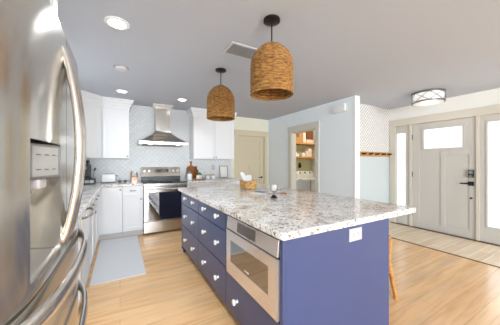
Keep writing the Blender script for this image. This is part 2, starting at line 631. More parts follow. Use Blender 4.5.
# casing of the laundry opening
bm = bmesh.new()
cw = 0.095
add_box(bm, PX0 - 0.02, PX0, OP0 - cw, OP0, 0, OPT)
add_box(bm, PX0 - 0.02, PX0, OP1, OP1 + cw, 0, OPT)
add_box(bm, PX0 - 0.026, PX0, OP0 - cw - 0.015, OP1 + cw + 0.015, OPT, OPT + 0.135)
add_box(bm, PX0, PX1, OP0, OP0 + 0.018, 0, OPT)
add_box(bm, PX0, PX1, OP1 - 0.018, OP1, 0, OPT)
add_box(bm, PX0, PX1, OP0, OP1, OPT - 0.018, OPT)
struct('trim_3', bm, M['trim_grey'], 'greige casing around the open laundry doorway', 'door casing')
# casing of the back door
bm = bmesh.new()
add_box(bm, BD0 - 0.095, BD0, YB - 0.02, YB, 0, BDT)
add_box(bm, BD1, BD1 + 0.095, YB - 0.02, YB, 0, BDT)
add_box(bm, BD0 - 0.105, BD1 + 0.105, YB - 0.026, YB, BDT, BDT + 0.13)
struct('trim_4', bm, M['door_back'], 'beige casing around the panel door in the back corner', 'door casing')
# casing of the front door unit
bm = bmesh.new()
add_box(bm, XR - 0.02, XR, DY1 - 0.095, DY1 + 0.02, 0, DT)
add_box(bm, XR - 0.02, XR, DY0 - 0.09, DY0 + 0.005, 0, DT)
add_box(bm, XR - 0.028, XR, DY0 - 0.1, 2.735, DT - 0.012, DT + 0.125)
struct('trim_5', bm, M['trim'], 'beige casing across the top of the front door and sidelights', 'door casing')

bm = bmesh.new()
add_box(bm, XR - 0.03, XR + 0.12, DY0, DY1, 0.0, 0.02, 0.003)
struct('trim_7', bm, M['strip'], 'dark metal threshold under the front door', 'threshold')
# front door
door = thing('door_1', (XR + 0.03, 1.845, 0.012), 'beige front door with small high window and black lever', 'door')
door['kind'] = 'structure'
A0, A1, TZ = 1.382, 2.308, 2.03
bm = bmesh.new()
xf = XR + 0.012
def dbx(y0, y1, z0, z1, d0=0.0, d1=0.045, bev=0.002):
    add_box(bm, xf + d0, xf + d1, y0, y1, z0, z1, bev)
wy0, wy1, wz0, wz1 = 1.552, 2.112, 1.545, 1.902
dbx(A0, 1.465, 0.02, TZ); dbx(2.19, A1, 0.02, TZ)
dbx(1.465, 2.19, 0.02, 0.15); dbx(1.465, 2.19, 1.42, wz0); dbx(1.465, 2.19, wz1, TZ)
dbx(1.465, wy0, wz0, wz1); dbx(wy1, 2.19, wz0, wz1)
dbx(1.79, 1.855, 0.15, 1.42)
dbx(1.465, 1.79, 0.15, 1.42, 0.012, 0.04, 0); dbx(1.855, 2.19, 0.15, 1.42, 0.012, 0.04, 0)
obj('door_slab', bm, M['door_front'], door)
bm = bmesh.new()
for a in ((wy0 - 0.03, wy1 + 0.03, wz0 - 0.03, wz0), (wy0 - 0.03, wy1 + 0.03, wz1, wz1 + 0.03),
          (wy0 - 0.03, wy0, wz0, wz1), (wy1, wy1 + 0.03, wz0, wz1)):
    add_box(bm, xf - 0.012, xf + 0.01, *a, 0.003)
obj('window_frame', bm, M['door_front'], door)
box('window_pane', M['pane'], door, xf + 0.015, xf + 0.022, wy0, wy1, wz0, wz1)
bm = bmesh.new()
add_box(bm, xf - 0.028, xf - 0.002, 1.405, 1.475, 1.03, 1.16, 0.008)
kp = obj('keypad_lock', bm, M['black'], door)
bm = bmesh.new()
add_lathe(bm, [(0.0, -0.045), (0.022, -0.045), (0.026, -0.03), (0.026, -0.02)], (xf, 1.44, 1.055), 20, 'X')
obj('turn_knob', bm, M['nickel'], kp, True)
box('keypad_window', M['grey_panel'], kp, xf - 0.031, xf - 0.027, 1.415, 1.465, 1.095, 1.15, 0.001)
bm = bmesh.new()
add_box(bm, xf - 0.016, xf - 0.001, 1.405, 1.475, 0.895, 0.965, 0.003)
add_lathe(bm, [(0.012, -0.055), (0.012, -0.01)], (xf, 1.44, 0.93), 12, 'X')
add_box(bm, xf - 0.062, xf - 0.046, 1.425, 1.57, 0.92, 0.942, 0.004)
obj('lever_handle', bm, M['black'], door)
bm = bmesh.new()
add_lathe(bm, [(0.0, -0.02), (0.014, -0.02), (0.017, -0.001)], (xf, 1.44, 0.69), 16, 'X')
obj('lower_bolt', bm, M['black'], door, True)
for z in (1.78, 1.05, 0.3):
    bm = bmesh.new(); add_box(bm, xf - 0.014, xf + 0.0, A1 - 0.004, A1 + 0.02, z - 0.05, z + 0.05, 0.003)
    obj('hinge', bm, M['black'], door)
# frame posts of the door unit
bm = bmesh.new()
for a, b in ((1.335, 1.378), (2.312, 2.36)):
    add_box(bm, XR - 0.012, XR + 0.1, a, b, 0, DT - 0.012, 0.002)
add_box(bm, XR + 0.005, XR + 0.1, DY0, DY1, DT - 0.013, DT - 0.0)
struct('trim_6', bm, M['trim'], 'beige door frame posts on both sides of the front door', 'door frame')
# sidelights
for nm, y0, y1, g0, g1, lab in (('window_1', 2.362, DY1, 2.43, 2.605, 'narrow sidelight with obscured glass left of the front door'),
                                ('window_2', DY0, 1.333, 0.97, 1.245, 'tall sidelight with obscured glass beside the door lock')):
    w = thing(nm, (XR + 0.03, (y0 + y1) / 2, 0), lab, 'window'); w['kind'] = 'structure'
    bm = bmesh.new()
    x0, x1 = XR + 0.008, XR + 0.06
    gz0, gz1 = (0.40, 1.88) if nm == 'window_1' else (0.27, 1.92)
    add_box(bm, x0, x1, y0, g0, 0.0, DT - 0.014); add_box(bm, x0, x1, g1, y1, 0.0, DT - 0.014)
    add_box(bm, x0, x1, g0, g1, 0.0, gz0); add_box(bm, x0, x1, g0, g1, gz1, DT - 0.014)
    for a in ((g0 - 0.022, g1 + 0.022, gz0 - 0.022, gz0), (g0 - 0.022, g1 + 0.022, gz1, gz1 + 0.022),
              (g0 - 0.022, g0, gz0, gz1), (g1, g1 + 0.022, gz0, gz1)):
        add_box(bm, x0 - 0.01, x0 + 0.01, *a, 0.003)
    obj('window_frame', bm, M['door_front'], w)
    box('window_pane', M['pane'], w, x0 + 0.02, x0 + 0.026, g0, g1, gz0, gz1)

# back door: one wide panel above two tall ones
door = thing('door_2', (2.94, YB + 0.03, 0.0), 'closed beige three panel door in the back corner', 'door')
door['kind'] = 'structure'
bm = bmesh.new()
yf = YB + 0.025
def bbx(x0, x1, z0, z1, d=0.0):
    add_box(bm, x0, x1, yf + d, yf + 0.045, z0, z1, 0.002 if d == 0 else 0)
a0, a1 = BD0 + 0.012, BD1 - 0.012
bbx(a0, a0 + 0.11, 0.01, BDT - 0.012); bbx(a1 - 0.11, a1, 0.01, BDT - 0.012)
bbx(a0 + 0.11, a1 - 0.11, 0.01, 0.22); bbx(a0 + 0.11, a1 - 0.11, 1.22, 1.33); bbx(a0 + 0.11, a1 - 0.11, BDT - 0.13, BDT - 0.012)
bbx(2.885, 2.995, 0.22, 1.22)
bbx(a0 + 0.11, a1 - 0.11, 1.33, BDT - 0.13, 0.016); bbx(a0 + 0.11, 2.885, 0.22, 1.22, 0.016); bbx(2.995, a1 - 0.11, 0.22, 1.22, 0.016)
obj('door_slab', bm, M['door_back'], door)
bm = bmesh.new()
add_lathe(bm, [(0.026, -0.008), (0.026, 0.0)], (3.255, yf, 0.89), 16, 'Y')
add_lathe(bm, [(0.01, -0.05), (0.01, -0.005)], (3.255, yf, 0.89), 12, 'Y')
add_box(bm, 3.14, 3.268, yf - 0.058, yf - 0.042, 0.879, 0.901, 0.004)
obj('lever_handle', bm, M['black'], door)
bm = bmesh.new()
add_box(bm, BD0, BD0 + 0.01, YB, YB + 0.075, 0, BDT); add_box(bm, BD1 - 0.01, BD1, YB, YB + 0.075, 0, BDT)
add_box(bm, BD0, BD1, YB, YB + 0.075, BDT - 0.01, BDT)
obj('door_jamb', bm, M['door_back'], door)

# ------------------------------------------------------------------ refrigerator
FX, FC, FH = -0.165, 1.02, 1.725
FY0, FY1 = 0.562, 1.478
def fx(y, out=0.0):
    t = (y - FC) / 0.458
    return FX - 0.006 * t * t - 0.04 * t ** 6 + out
fr = thing('refrigerator', (-0.55, FC, 0.0), 'large stainless french door refrigerator with bowed handles and dispenser', 'refrigerator')
box('case', M['grey_case'], fr, -0.90, -0.285, FY0 + 0.004, FY1 - 0.004, 0.02, FH - 0.025, 0.004)
def fpanel(y0, y1, z0, z1):
    bm = bmesh.new()
    n = 22
    poly = [(fx(y0 + (y1 - y0) * i / n), y0 + (y1 - y0) * i / n) for i in range(n + 1)]
    poly += [(-0.283, y1), (-0.283, y0)]
    add_prism(bm, poly, z0, z1, 'Z', 0.005)
    return bm
SEAM = 0.965
def cutout(bm, box6):
    b = bmesh.new(); add_box(b, *box6)
    m1 = bpy.data.meshes.new('a'); bm.to_mesh(m1); bm.free()
    m2 = bpy.data.meshes.new('b'); b.to_mesh(m2); b.free()
    o1 = bpy.data.objects.new('a', m1); o2 = bpy.data.objects.new('b', m2)
    COL.objects.link(o1); COL.objects.link(o2)
    md = o1.modifiers.new('x', 'BOOLEAN'); md.operation = 'DIFFERENCE'; md.object = o2; md.solver = 'EXACT'
    dg = bpy.context.evaluated_depsgraph_get()
    me = bpy.data.meshes.new_from_object(o1.evaluated_get(dg))
    bpy.data.objects.remove(o1); bpy.data.objects.remove(o2)
    r = bmesh.new(); r.from_mesh(me); return r
RY0, RY1, RZ0, RZ1 = 0.685, 0.93, 1.005, 1.335
near_door = obj('door', cutout(fpanel(FY0, FC - 0.003, SEAM + 0.004, FH), (-0.262, 0.0, RY0, RY1, RZ0, RZ1)), M['steel_door'], fr, True)
far_door = obj('door', fpanel(FC + 0.003, FY1, SEAM + 0.004, FH), M['steel_door'], fr, True)
D2 = 0.725
drawer1 = obj('drawer', fpanel(FY0, FY1, D2 + 0.004, SEAM - 0.004), M['steel_door'], fr, True)
drawer2 = obj('drawer', fpanel(FY0, FY1, 0.10, D2 - 0.004), M['steel_door'], fr, True)
box('base_grille', M['black'], fr, -0.88, -0.24, FY0 + 0.01, FY1 - 0.01, 0.0, 0.095)
for dr, y in ((near_door, FC - 0.036), (far_door, FC + 0.036)):
    bm = bmesh.new()
    pts = []
    for i in range(25):
        t = i / 24
        s = math.sin(PI * t) ** 0.75
        pts.append((fx(y) - 0.004 + 0.045 * s, y, 1.015 + 0.65 * t))
    add_tube(bm, pts, 0.022, 14, 0.6, (1, 0, 0))
    obj('handle', bm, M['steel_bar'], dr, True)
for dr, z in ((drawer1, 0.928), (drawer2, 0.665)):
    bm = bmesh.new()
    pts = []
    for i in range(33):
        t = i / 32
        y = FY0 + 0.035 + (FY1 - FY0 - 0.07) * t
        s = math.sin(PI * t) ** 0.6
        pts.append((fx(y) - 0.004 + 0.045 * s, y, z))
    add_tube(bm, pts, 0.026, 14, 0.45, (1, 0, 0))
    obj('handle', bm, M['steel_bar'], dr, True)
# dispenser in the near door
disp = box('dispenser', M['steel_h'], near_door, -0.2615, -0.256, RY0 + 0.001, RY1 - 0.001, RZ0 + 0.001, RZ1 - 0.001)
bm = bmesh.new()
add_prism(bm, [(-0.255, RY0 + 0.015), (-0.188, 0.735), (-0.153, 0.842), (-0.166, RY1 - 0.002), (-0.255, RY1 - 0.002)], 1.238, 1.328, 'Z', 0.003)
obj('control_housing', bm, M['grey_panel'], disp)
bm = bmesh.new()
ua = Vector((0.035, 0.107, 0)).normalized(); un = Vector((ua.y, -ua.x, 0))
add_obox(bm, Vector((-0.1705, 0.7885, 1.283)) + un * 0.001, (ua, un, (0, 0, 1)), (0.05, 0.0012, 0.038), 0.0008)
obj('control_panel', bm, M['panel_light'], disp)
for k in range(3):
    for q in (1.262, 1.30):
        bm = bmesh.new()
        add_obox(bm, Vector((-0.1705, 0.7885, q)) + un * 0.0024 + ua * (-0.03 + 0.03 * k), (ua, un, (0, 0, 1)), (0.008, 0.0003, 0.0014))
        obj('button', bm, M['nickel'], disp)
bm = bmesh.new()
add_box(bm, -0.222, -0.175, 0.76, 0.82, 1.212, 1.2375, 0.006)
obj('spout', bm, M['outlet'], disp)
bm = bmesh.new()
add_obox(bm, (-0.228, 0.79, 1.175), ((0.8, 0, -0.6), (0, 1, 0), (0.6, 0, 0.8)), (0.005, 0.022, 0.05), 0.003)
obj('paddle', bm, M['black'], disp)
bm = bmesh.new()
add_prism(bm, [(-0.2555, 1.006), (-0.18, 1.006), (-0.18, 1.011), (-0.2555, 1.02)], RY0 + 0.004, RY1 - 0.004, 'Y', 0.001)
obj('drip_tray', bm, M['steel_h'], disp)

# cabinet above the refrigerator plus the tall side panel
cb = thing('overhead_cabinet', (-0.62, 1.02, 1.78), 'white cabinet above the stainless refrigerator', 'cabinet')
box('body', M['cab'], cb, -0.925, -0.321, 0.55, 1.513, 1.80, CZ - 0.001)
for a, b in ((0.555, 1.017), (1.023, 1.508)):
    shaker('door', M['cab'], cb, a, b, 1.81, CZ - 0.02, 'X+', -0.3)
bm = bmesh.new(); add_box(bm, -0.925, -0.287, 1.515, 1.55, 0, CZ - 0.001, 0.001)
tag(obj('side_panel', bm, M['cab'], None, False, (-0.6, 1.52, 0)), 'tall white panel standing on the far side of the refrigerator', 'panel')

# ------------------------------------------------------------------ knob and pull builders
def knob(parent, c, d, r=0.014, m=None, l=0.028):
    """small round knob at c pointing along d ('X+','X-','Y-')"""
    bm = bmesh.new()
    ax = d[0]
    sg = 1 if d[1] == '+' else -1
    prof = [(r * 0.55, 0.0), (r * 0.42, l * 0.35), (r * 0.8, l * 0.5), (r, l * 0.72), (r * 0.85, l * 0.93), (r * 0.4, l), (0.0005, l)]
    add_lathe(bm, [(a, b * sg) for a, b in prof], c, 18, ax)
    return obj('knob', bm, m or M['nickel'], parent, True)

# ------------------------------------------------------------------ left run: dishwasher and base cabinets
LX = -0.285     # door faces
dw = thing('dishwasher', (-0.6, 2.66, 0), 'stainless dishwasher with a bowed handle beyond the refrigerator', 'dishwasher')
box('body', M['grey_case'], dw, -0.9, -0.31, 2.365, 2.955, 0.09, 0.872)
box('door', M['steel_door'], dw, -0.308, LX + 0.004, 2.362, 2.958, 0.11, 0.868, 0.004)
box('toe_kick', M['black'], dw, -0.9, -0.36, 2.365, 2.955, 0.0, 0.088)
bm = bmesh.new()
add_tube(bm, [(LX + 0.002 + 0.06 * math.sin(PI * i / 20) ** 0.6, 2.40 + 0.52 * i / 20, 0.80) for i in range(21)], 0.014, 12, 0.7, (1, 0, 0))
obj('handle', bm, M['steel_bar'], dw, True)
c = thing('base_cabinet', (-0.6, 1.95, 0), 'white base cabinet hidden between refrigerator and dishwasher', 'cabinet')
box('body', M['cab'], c, -0.925, LX - 0.021, 1.553, 2.36, 0.1, 0.874)
for a, b in ((1.558, 1.947), (1.953, 2.356)):
    dd = shaker('door', M['cab'], c, a, b, 0.115, 0.70, 'X+', LX); shaker('drawer', M['cab'], c, a, b, 0.715, 0.865, 'X+', LX, 0.04)
box('toe_kick', M['toe'], c, -0.9, -0.34, 1.553, 2.36, 0, 0.099)
c = thing('base_cabinet', (-0.6, 3.4, 0), 'white base cabinet run on the left past the dishwasher', 'cabinet')
box('body', M['cab'], c, -0.925, LX - 0.021, 2.96, 4.40, 0.1, 0.874)
for a, b in ((2.967, 3.42), (3.426, 3.88)):
    dd = shaker('door', M['cab'], c, a, b, 0.115, 0.70, 'X+', LX)
    knob(dd, (LX, b - 0.03 if a < 3.2 else a + 0.03, 0.66), 'X+')
    d2 = shaker('drawer', M['cab'], c, a, b, 0.715, 0.865, 'X+', LX, 0.04)
    knob(d2, (LX, (a + b) / 2, 0.79), 'X+')
dd = shaker('door', M['cab'], c, 3.886, 4.36, 0.115, 0.865, 'X+', LX); knob(dd, (LX, 3.92, 0.80), 'X+')
box('toe_kick', M['toe'], c, -0.9, -0.335, 2.96, 4.46, 0, 0.099)

# range wall base cabinets
BY = 4.40
c = thing('base_cabinet', (-0.1, 4.7, 0), 'white corner base cabinet with a single tall door', 'cabinet')
box('body', M['cab'], c, -0.925, 0.034, BY + 0.021, YB - 0.002, 0.1, 0.874)
dd = shaker('door', M['cab'], c, -0.255, 0.032, 0.115, 0.865, 'Y-', BY); knob(dd, (0.004, BY, 0.82), 'Y-', 0.012, M['bronze'])
box('toe_kick', M['toe'], c, -0.32, 0.034, BY + 0.07, YB - 0.01, 0, 0.099)
c = thing('base_cabinet', (0.2, 4.7, 0), 'white base cabinet with one drawer left of the range', 'cabinet')
box('body', M['cab'], c, 0.036, 0.352, BY + 0.021, YB - 0.002, 0.1, 0.874)
dd = shaker('door', M['cab'], c, 0.04, 0.35, 0.115, 0.695, 'Y-', BY); knob(dd, (0.318, BY, 0.645), 'Y-', 0.012, M['bronze'])
d2 = shaker('drawer', M['cab'], c, 0.04, 0.35, 0.71, 0.865, 'Y-', BY, 0.035)
bm = bmesh.new()
add_tube(bm, [(0.15 + 0.09 * i / 10, BY - 0.004 - 0.024 * math.sin(PI * i / 10) ** 0.5, 0.795) for i in range(11)], 0.007, 10)
obj('pull', bm, M['nickel'], d2, True)
box('toe_kick', M['toe'], c, 0.036, 0.352, BY + 0.07, YB - 0.01, 0, 0.099)
for x0, x1, lab in ((1.124, 1.70, 'white base cabinet on the right of the range'), (1.702, 2.34, 'white base cabinet below the leaning tray near the back door')):
    c = thing('base_cabinet', ((x0 + x1) / 2, 4.7, 0), lab, 'cabinet')
    box('body', M['cab'], c, x0, x1, BY + 0.021, YB - 0.002, 0.1, 0.874)
    d2 = shaker('drawer', M['cab'], c, x0 + 0.004, x1 - 0.004, 0.71, 0.865, 'Y-', BY, 0.035)
    knob(d2, ((x0 + x1) / 2, BY, 0.79), 'Y-', 0.012)
    xm = (x0 + x1) / 2
    for a, b in ((x0 + 0.004, xm - 0.002), (xm + 0.002, x1 - 0.004)):
        shaker('door', M['cab'], c, a, b, 0.115, 0.695, 'Y-', BY)
    box('toe_kick', M['toe'], c, x0, x1, BY + 0.07, YB - 0.01, 0, 0.099)

# countertops
def slab(name, poly, z0, z1, label, cat='countertop'):
    bm = bmesh.new(); add_prism(bm, poly, z0, z1, 'Z', 0.005)
    return tag(obj(name, bm, M['granite'], None, False, (poly[0][0], poly[0][1], z0)), label, cat)
slab('countertop', [(-0.925, 1.553), (-0.255, 1.553), (-0.255, 4.375), (0.352, 4.375), (0.352, YB - 0.014), (-0.925, YB - 0.014)],
     0.876, 0.914, 'speckled granite counter turning the corner left of the range')
slab('countertop', [(1.122, 4.375), (2.355, 4.375), (2.355, YB - 0.014), (1.122, YB - 0.014)], 0.876, 0.914,
     'speckled granite counter on the back wall right of the range')

# ------------------------------------------------------------------ range
RX0, RX1 = 0.358, 1.116
rg = thing('range', (0.737, 4.7, 0), 'stainless range with black glass top and dark oven window', 'range')
box('body', M['grey_case'], rg, RX0, RX1, 4.395, 5.03, 0.02, 0.905)
box('cooktop', M['black_gloss'], rg, RX0 - 0.002, RX1 + 0.002, 4.36, 4.96, 0.905, 0.921, 0.004)
box('drawer', M['steel'], rg, RX0 + 0.002, RX1 - 0.002, 4.365, 4.394, 0.03, 0.225, 0.004)
ov = box('oven_door', M['steel'], rg, RX0 + 0.002, RX1 - 0.002, 4.352, 4.394, 0.235, 0.85, 0.004)
box('oven_window', M['oven_glass'], ov, RX0 + 0.01, RX1 - 0.01, 4.346, 4.351, 0.245, 0.745, 0.001)
bm = bmesh.new()
add_tube(bm, [(RX0 + 0.05, 4.30, 0.80), (RX1 - 0.05, 4.30, 0.80)], 0.013, 14)
for x in (RX0 + 0.07, RX1 - 0.07):
    add_box(bm, x - 0.012, x + 0.012, 4.30, 4.353, 0.79, 0.81, 0.003)
obj('oven_handle', bm, M['steel_bar'], ov, True)
box('front_rail', M['steel'], rg, RX0 + 0.002, RX1 - 0.002, 4.362, 4.394, 0.856, 0.903, 0.003)
bg = thing('backguard_mount', (0, 0, 0), None, None) if False else None
bm = bmesh.new()
add_prism(bm, [(4.94, 0.922), (5.03, 0.922), (5.03, 1.185), (4.99, 1.185)], RX0, RX1, 'X', 0.004)
bgp = obj('backguard', bm, M['steel'], rg)
box('display', M['black_gloss'], bgp, 0.60, 0.88, 4.964, 4.98, 1.075, 1.145, 0.001)
for x in (0.42, 0.505, 0.97, 1.055):
    bm = bmesh.new()
    add_lathe(bm, [(0.031, 0.0), (0.031, -0.006), (0.024, -0.01), (0.023, -0.03), (0.02, -0.034), (0.0005, -0.034)], (x, 4.976, 1.105), 20, 'Y')
    obj('control_knob', bm, M['nickel'], bgp, True)
box('vent_strip', M['black'], bgp, RX0 + 0.005, RX1 - 0.005, 4.932, 4.955, 0.922, 1.0, 0.002)
# burner rings
for x, y, r in ((0.54, 4.50, 0.10), (0.94, 4.50, 0.085), (0.54, 4.80, 0.075), (0.94, 4.80, 0.09)):
    bm = bmesh.new(); add_lathe(bm, [(r, 0.0), (r, 0.0006), (r - 0.004, 0.0006), (r - 0.004, 0.0)], (x, y, 0.9211), 32)
    obj('burner_ring', bm, M['grey_panel'], rg)

# ------------------------------------------------------------------ range hood
HC = 0.737
hd = thing('range_hood', (HC, 5.03, 1.62), 'stainless chimney range hood with flared canopy over the range', 'range hood')
bm = bmesh.new()
add_prism(bm, [(HC - 0.438, 4.53), (HC + 0.438, 4.53), (HC + 0.438, 5.034), (HC - 0.438, 5.034)], 1.62, 1.675, 'Z', 0.003)
obj('canopy_band', bm, M['steel_h'], hd)
bm = bmesh.new()
secs = []
for i in range(11):
    t = i / 10
    s = (1 - t) ** 1.45
    w = 0.135 + 0.30 * s
    y0 = 4.745 - 0.213 * s
    z = 1.676 + 0.225 * t
    secs.append([bm.verts.new(p) for p in ((HC - w, y0, z), (HC + w, y0, z), (HC + w, 5.034, z), (HC - w, 5.034, z))])
for a, b in zip(secs, secs[1:]):
    for k in range(4):
        bm.faces.new((a[k], a[(k + 1) % 4], b[(k + 1) % 4], b[k]))
bm.faces.new(secs[0][::-1]); bm.faces.new(secs[-1])
bmesh.ops.recalc_face_normals(bm, faces=bm.faces)
obj('canopy', bm, M['steel'], hd, True)
box('chimney', M['steel'], hd, HC - 0.13, HC + 0.13, 4.75, 5.034, 1.90, 2.375, 0.003)
bm = bmesh.new()
add_box(bm, HC - 0.145, HC + 0.145, 4.735, 5.034, 2.345, 2.372, 0.004)
add_box(bm, HC - 0.165, HC + 0.165, 4.715, 5.034, 2.374, 2.396, 0.004)
add_box(bm, HC - 0.19, HC + 0.19, 4.69, 5.034, 2.398, CZ - 0.001, 0.004)
obj('crown_collar', bm, M['steel_h'], hd)
bm = bmesh.new()
for k in range(4):
    add_box(bm, HC - 0.055 + k * 0.03, HC - 0.04 + k * 0.03, 4.524, 4.531, 1.64, 1.652, 0.001)
obj('button_row', bm, M['black'], hd)
box('filter', M['grey_grille'], hd, HC - 0.36, HC + 0.36, 4.6, 4.98, 1.612, 1.619)
for x in (HC - 0.25, HC + 0.25):
    bm = bmesh.new(); add_lathe(bm, [(0.03, 0), (0.03, 0.006)], (x, 4.575, 1.613), 16)
    obj('hood_light', bm, M['bulb'], hd)
    l = bpy.data.lights.new('hood_lamp', 'SPOT'); l.energy = 0.4; l.spot_size = 2.2; l.shadow_soft_size = 0.03; l.color = (1, 0.9, 0.74)
    lo = bpy.data.objects.new('hood_lamp', l); COL.objects.link(lo); lo.parent = hd
    lo.location = Vector((x, 4.575, 1.605)) - hd.location

# ------------------------------------------------------------------ upper cabinets
def crown(parent, poly_fn):
    pass
UB, UT, CT = 1.355, 2.235, CZ - 0.001
# corner (diagonal) cabinet
c = thing('wall_cabinet', (-0.6, 4.8, UB), 'white diagonal corner wall cabinet left of the range hood', 'cabinet')
bm = bmesh.new()
add_prism(bm, [(-0.925, 4.40), (-0.60, 4.40), (-0.60, 4.432), (-0.297, 4.735), (-0.265, 4.735), (-0.265, YB - 0.014), (-0.925, YB - 0.014)], UB, UT)
obj('body', bm, M['cab'], c)
# diagonal door
bm = bmesh.new()
a = Vector((-0.606, 4.430, 0)); b = Vector((-0.294, 4.722, 0)); d = (b - a); L = d.length; d.normalize()
nrm = Vector((d.y, -d.x, 0))
def diag(p0, p1, q0, q1, d0, d1):
    cc = a + d * ((p0 + p1) / 2) + nrm * ((d0 + d1) / 2) + Vector((0, 0, (q0 + q1) / 2))
    add_obox(bm, cc, (d, nrm, (0, 0, 1)), ((p1 - p0) / 2, (d1 - d0) / 2, (q1 - q0) / 2), 0.0015)
z0, z1 = UB + 0.005, UT - 0.005
diag(0.02, 0.075, z0, z1, 0.002, 0.02); diag(L - 0.065, L - 0.01, z0, z1, 0.002, 0.02)
diag(0.075, L - 0.065, z0, z0 + 0.055, 0.002, 0.02); diag(0.075, L - 0.065, z1 - 0.055, z1, 0.002, 0.02)
diag(0.07, L - 0.06, z0 + 0.05, z1 - 0.05, 0.002, 0.011)
obj('door', bm, M['cab'], c)
bm = bmesh.new()
for k, (o, za, zb) in enumerate(((0.012, UT, UT + 0.06), (0.03, UT + 0.06, UT + 0.11), (0.055, UT + 0.11, UT + 0.15), (0.075, UT + 0.15, CT))):
    q = o * 0.414
    add_prism(bm, [(-0.925, 4.40), (-0.60 + o, 4.40), (-0.60 + o, 4.43 - q), (-0.295 + q, 4.735 - o), (-0.266, 4.735 - o), (-0.266, YB - 0.014), (-0.925, YB - 0.014)], za, zb)
obj('crown_moulding', bm, M['cab'], c)

def wall_cab(x0, x1, label, knobs):
    c = thing('wall_cabinet', ((x0 + x1) / 2, 4.88, UB), label, 'cabinet')
    box('body', M['cab'], c, x0, x1, 4.722, YB - 0.014, UB, UT)
    nd = len(knobs)
    w = (x1 - x0) / nd
    for i, kx in enumerate(knobs):
        dd = shaker('door', M['cab'], c, x0 + w * i + 0.003, x0 + w * (i + 1) - 0.003, UB + 0.005, UT - 0.005, 'Y-', 4.70, 0.058)
        knob(dd, (kx, 4.70, UB + 0.04), 'Y-', 0.011, M['bronze'], 0.024)
    bm = bmesh.new()
    for o, za, zb in ((0.012, UT, UT + 0.06), (0.03, UT + 0.06, UT + 0.11), (0.055, UT + 0.11, UT + 0.15), (0.075, UT + 0.15, CT)):
        xa = x0 if x0 < 0 else x0 - o
        add_box(bm, xa, x1 + o * (1 if x0 < 0 else 0.6), 4.722 - o, YB - 0.014, za, zb, 0.002)
    obj('crown_moulding', bm, M['cab'], c)
    return c
wall_cab(-0.263, 0.145, 'white single door wall cabinet left of the range hood, next to the corner one', [0.115])
wall_cab(1.335, 2.275, 'white double door wall cabinet right of the range hood', [1.775, 1.835])

# ------------------------------------------------------------------ island
IX0, IX1, IY0, IY1 = 0.76, 1.77, 0.97, 3.27
isl = thing('kitchen_island', ((IX0 + IX1) / 2, 2.12, 0), 'navy blue kitchen island with white knobs on its drawers', 'kitchen island')
bm = bmesh.new()
add_box(bm, IX0 + 0.022, IX1 - 0.02, 1.695, IY1 - 0.001, 0.10, 0.874)
add_box(bm, IX0 + 0.022, IX1 - 0.02, IY0 + 0.022, 1.695, 0.10, 0.40)
add_box(bm, IX0 + 0.6, IX1 - 0.02, IY0 + 0.022, 1.695, 0.40, 0.874)
obj('body', bm, M['navy_dark'], isl)
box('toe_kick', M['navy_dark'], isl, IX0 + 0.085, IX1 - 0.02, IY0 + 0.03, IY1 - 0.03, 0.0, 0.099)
bm = bmesh.new()
add_box(bm, IX0 + 0.02, IX1, IY0, IY0 + 0.02, 0.0, 0.874, 0.002)
obj('end_panel', bm, M['navy'], isl)
box('end_panel', M['navy'], isl, IX0 + 0.02, IX1, IY1, IY1 + 0.018, 0.0, 0.874, 0.002)
box('back_panel', M['navy'], isl, IX1 - 0.018, IX1, IY0 + 0.021, IY1 - 0.001, 0.0, 0.874, 0.002)
bm = bmesh.new(); add_box(bm, IX0 - 0.001, IX0 + 0.0195, IY0 + 0.0, 0.998, 0.06, 0.874, 0.003)
obj('corner_stile', bm, M['navy'], isl)
bm = bmesh.new(); add_box(bm, IX0 - 0.001, IX0 + 0.02, 3.255, IY1 + 0.017, 0.06, 0.874, 0.003)
obj('corner_stile', bm, M['navy'], isl)
box('corner_stile', M['navy'], isl, IX0, IX0 + 0.02, 1.001, 1.685, 0.858, 0.874, 0.001)
cols = [(2.497, 3.252), (1.732, 2.488)]
rows = [(0.105, 0.408), (0.417, 0.703), (0.712, 0.868)]
def island_drawer(y0, y1, z0, z1, kys, kz):
    bm = bmesh.new()
    add_box(bm, IX0, IX0 + 0.02, y0, y1, z0, z1, 0.0025)
    dr = obj('drawer', bm, M['navy'], isl)
    for ky in kys:
        knob(dr, (IX0, ky, kz), 'X-', 0.023, M['knob'], 0.042)
for y0, y1 in cols:
    w = y1 - y0
    for (z0, z1), kz in zip(rows, (0.262, 0.572, 0.806)):
        island_drawer(y0, y1, z0, z1, (y0 + w * 0.215, y1 - w * 0.32), kz)
island_drawer(1.002, 1.726, 0.105, 0.395, (1.18, 1.515), 0.245)
box('corner_stile', M['navy'], isl, IX0, IX0 + 0.02, 1.690, 1.726, 0.40, 0.874, 0.001)

# microwave drawer built into the island
mw = thing('microwave_drawer', (IX0 + 0.3, 1.34, 0.405), 'stainless drawer microwave with dark window set into the island end', 'microwave')
box('body', M['grey_case'], mw, IX0 + 0.024, IX0 + 0.58, 1.01, 1.683, 0.405, 0.853)
bm = bmesh.new()
add_prism(bm, [(IX0 + 0.022, 0.757), (IX0 - 0.012, 0.757), (IX0 - 0.004, 0.852), (IX0 + 0.022, 0.852)], 1.004, 1.686, 'Y', 0.002)
bp_ = obj('control_panel', bm, M['steel_h'], mw)
bm = bmesh.new()
add_obox(bm, (IX0 - 0.0092, 1.37, 0.805), ((0.996, 0, -0.084), (0, 1, 0), (0.084, 0, 0.996)), (0.0015, 0.13, 0.036))
obj('display_panel', bm, M['nickel'], bp_)
bm = bmesh.new()
y0, y1, z0, z1 = 1.004, 1.686, 0.405, 0.745
wa, wb, wc, wd = 1.092, 1.612, 0.508, 0.676
for a in ((y0, wa, z0, z1), (wb, y1, z0, z1), (wa, wb, z0, wc), (wa, wb, wd, z1)):
    add_box(bm, IX0 - 0.014, IX0 + 0.022, *a)
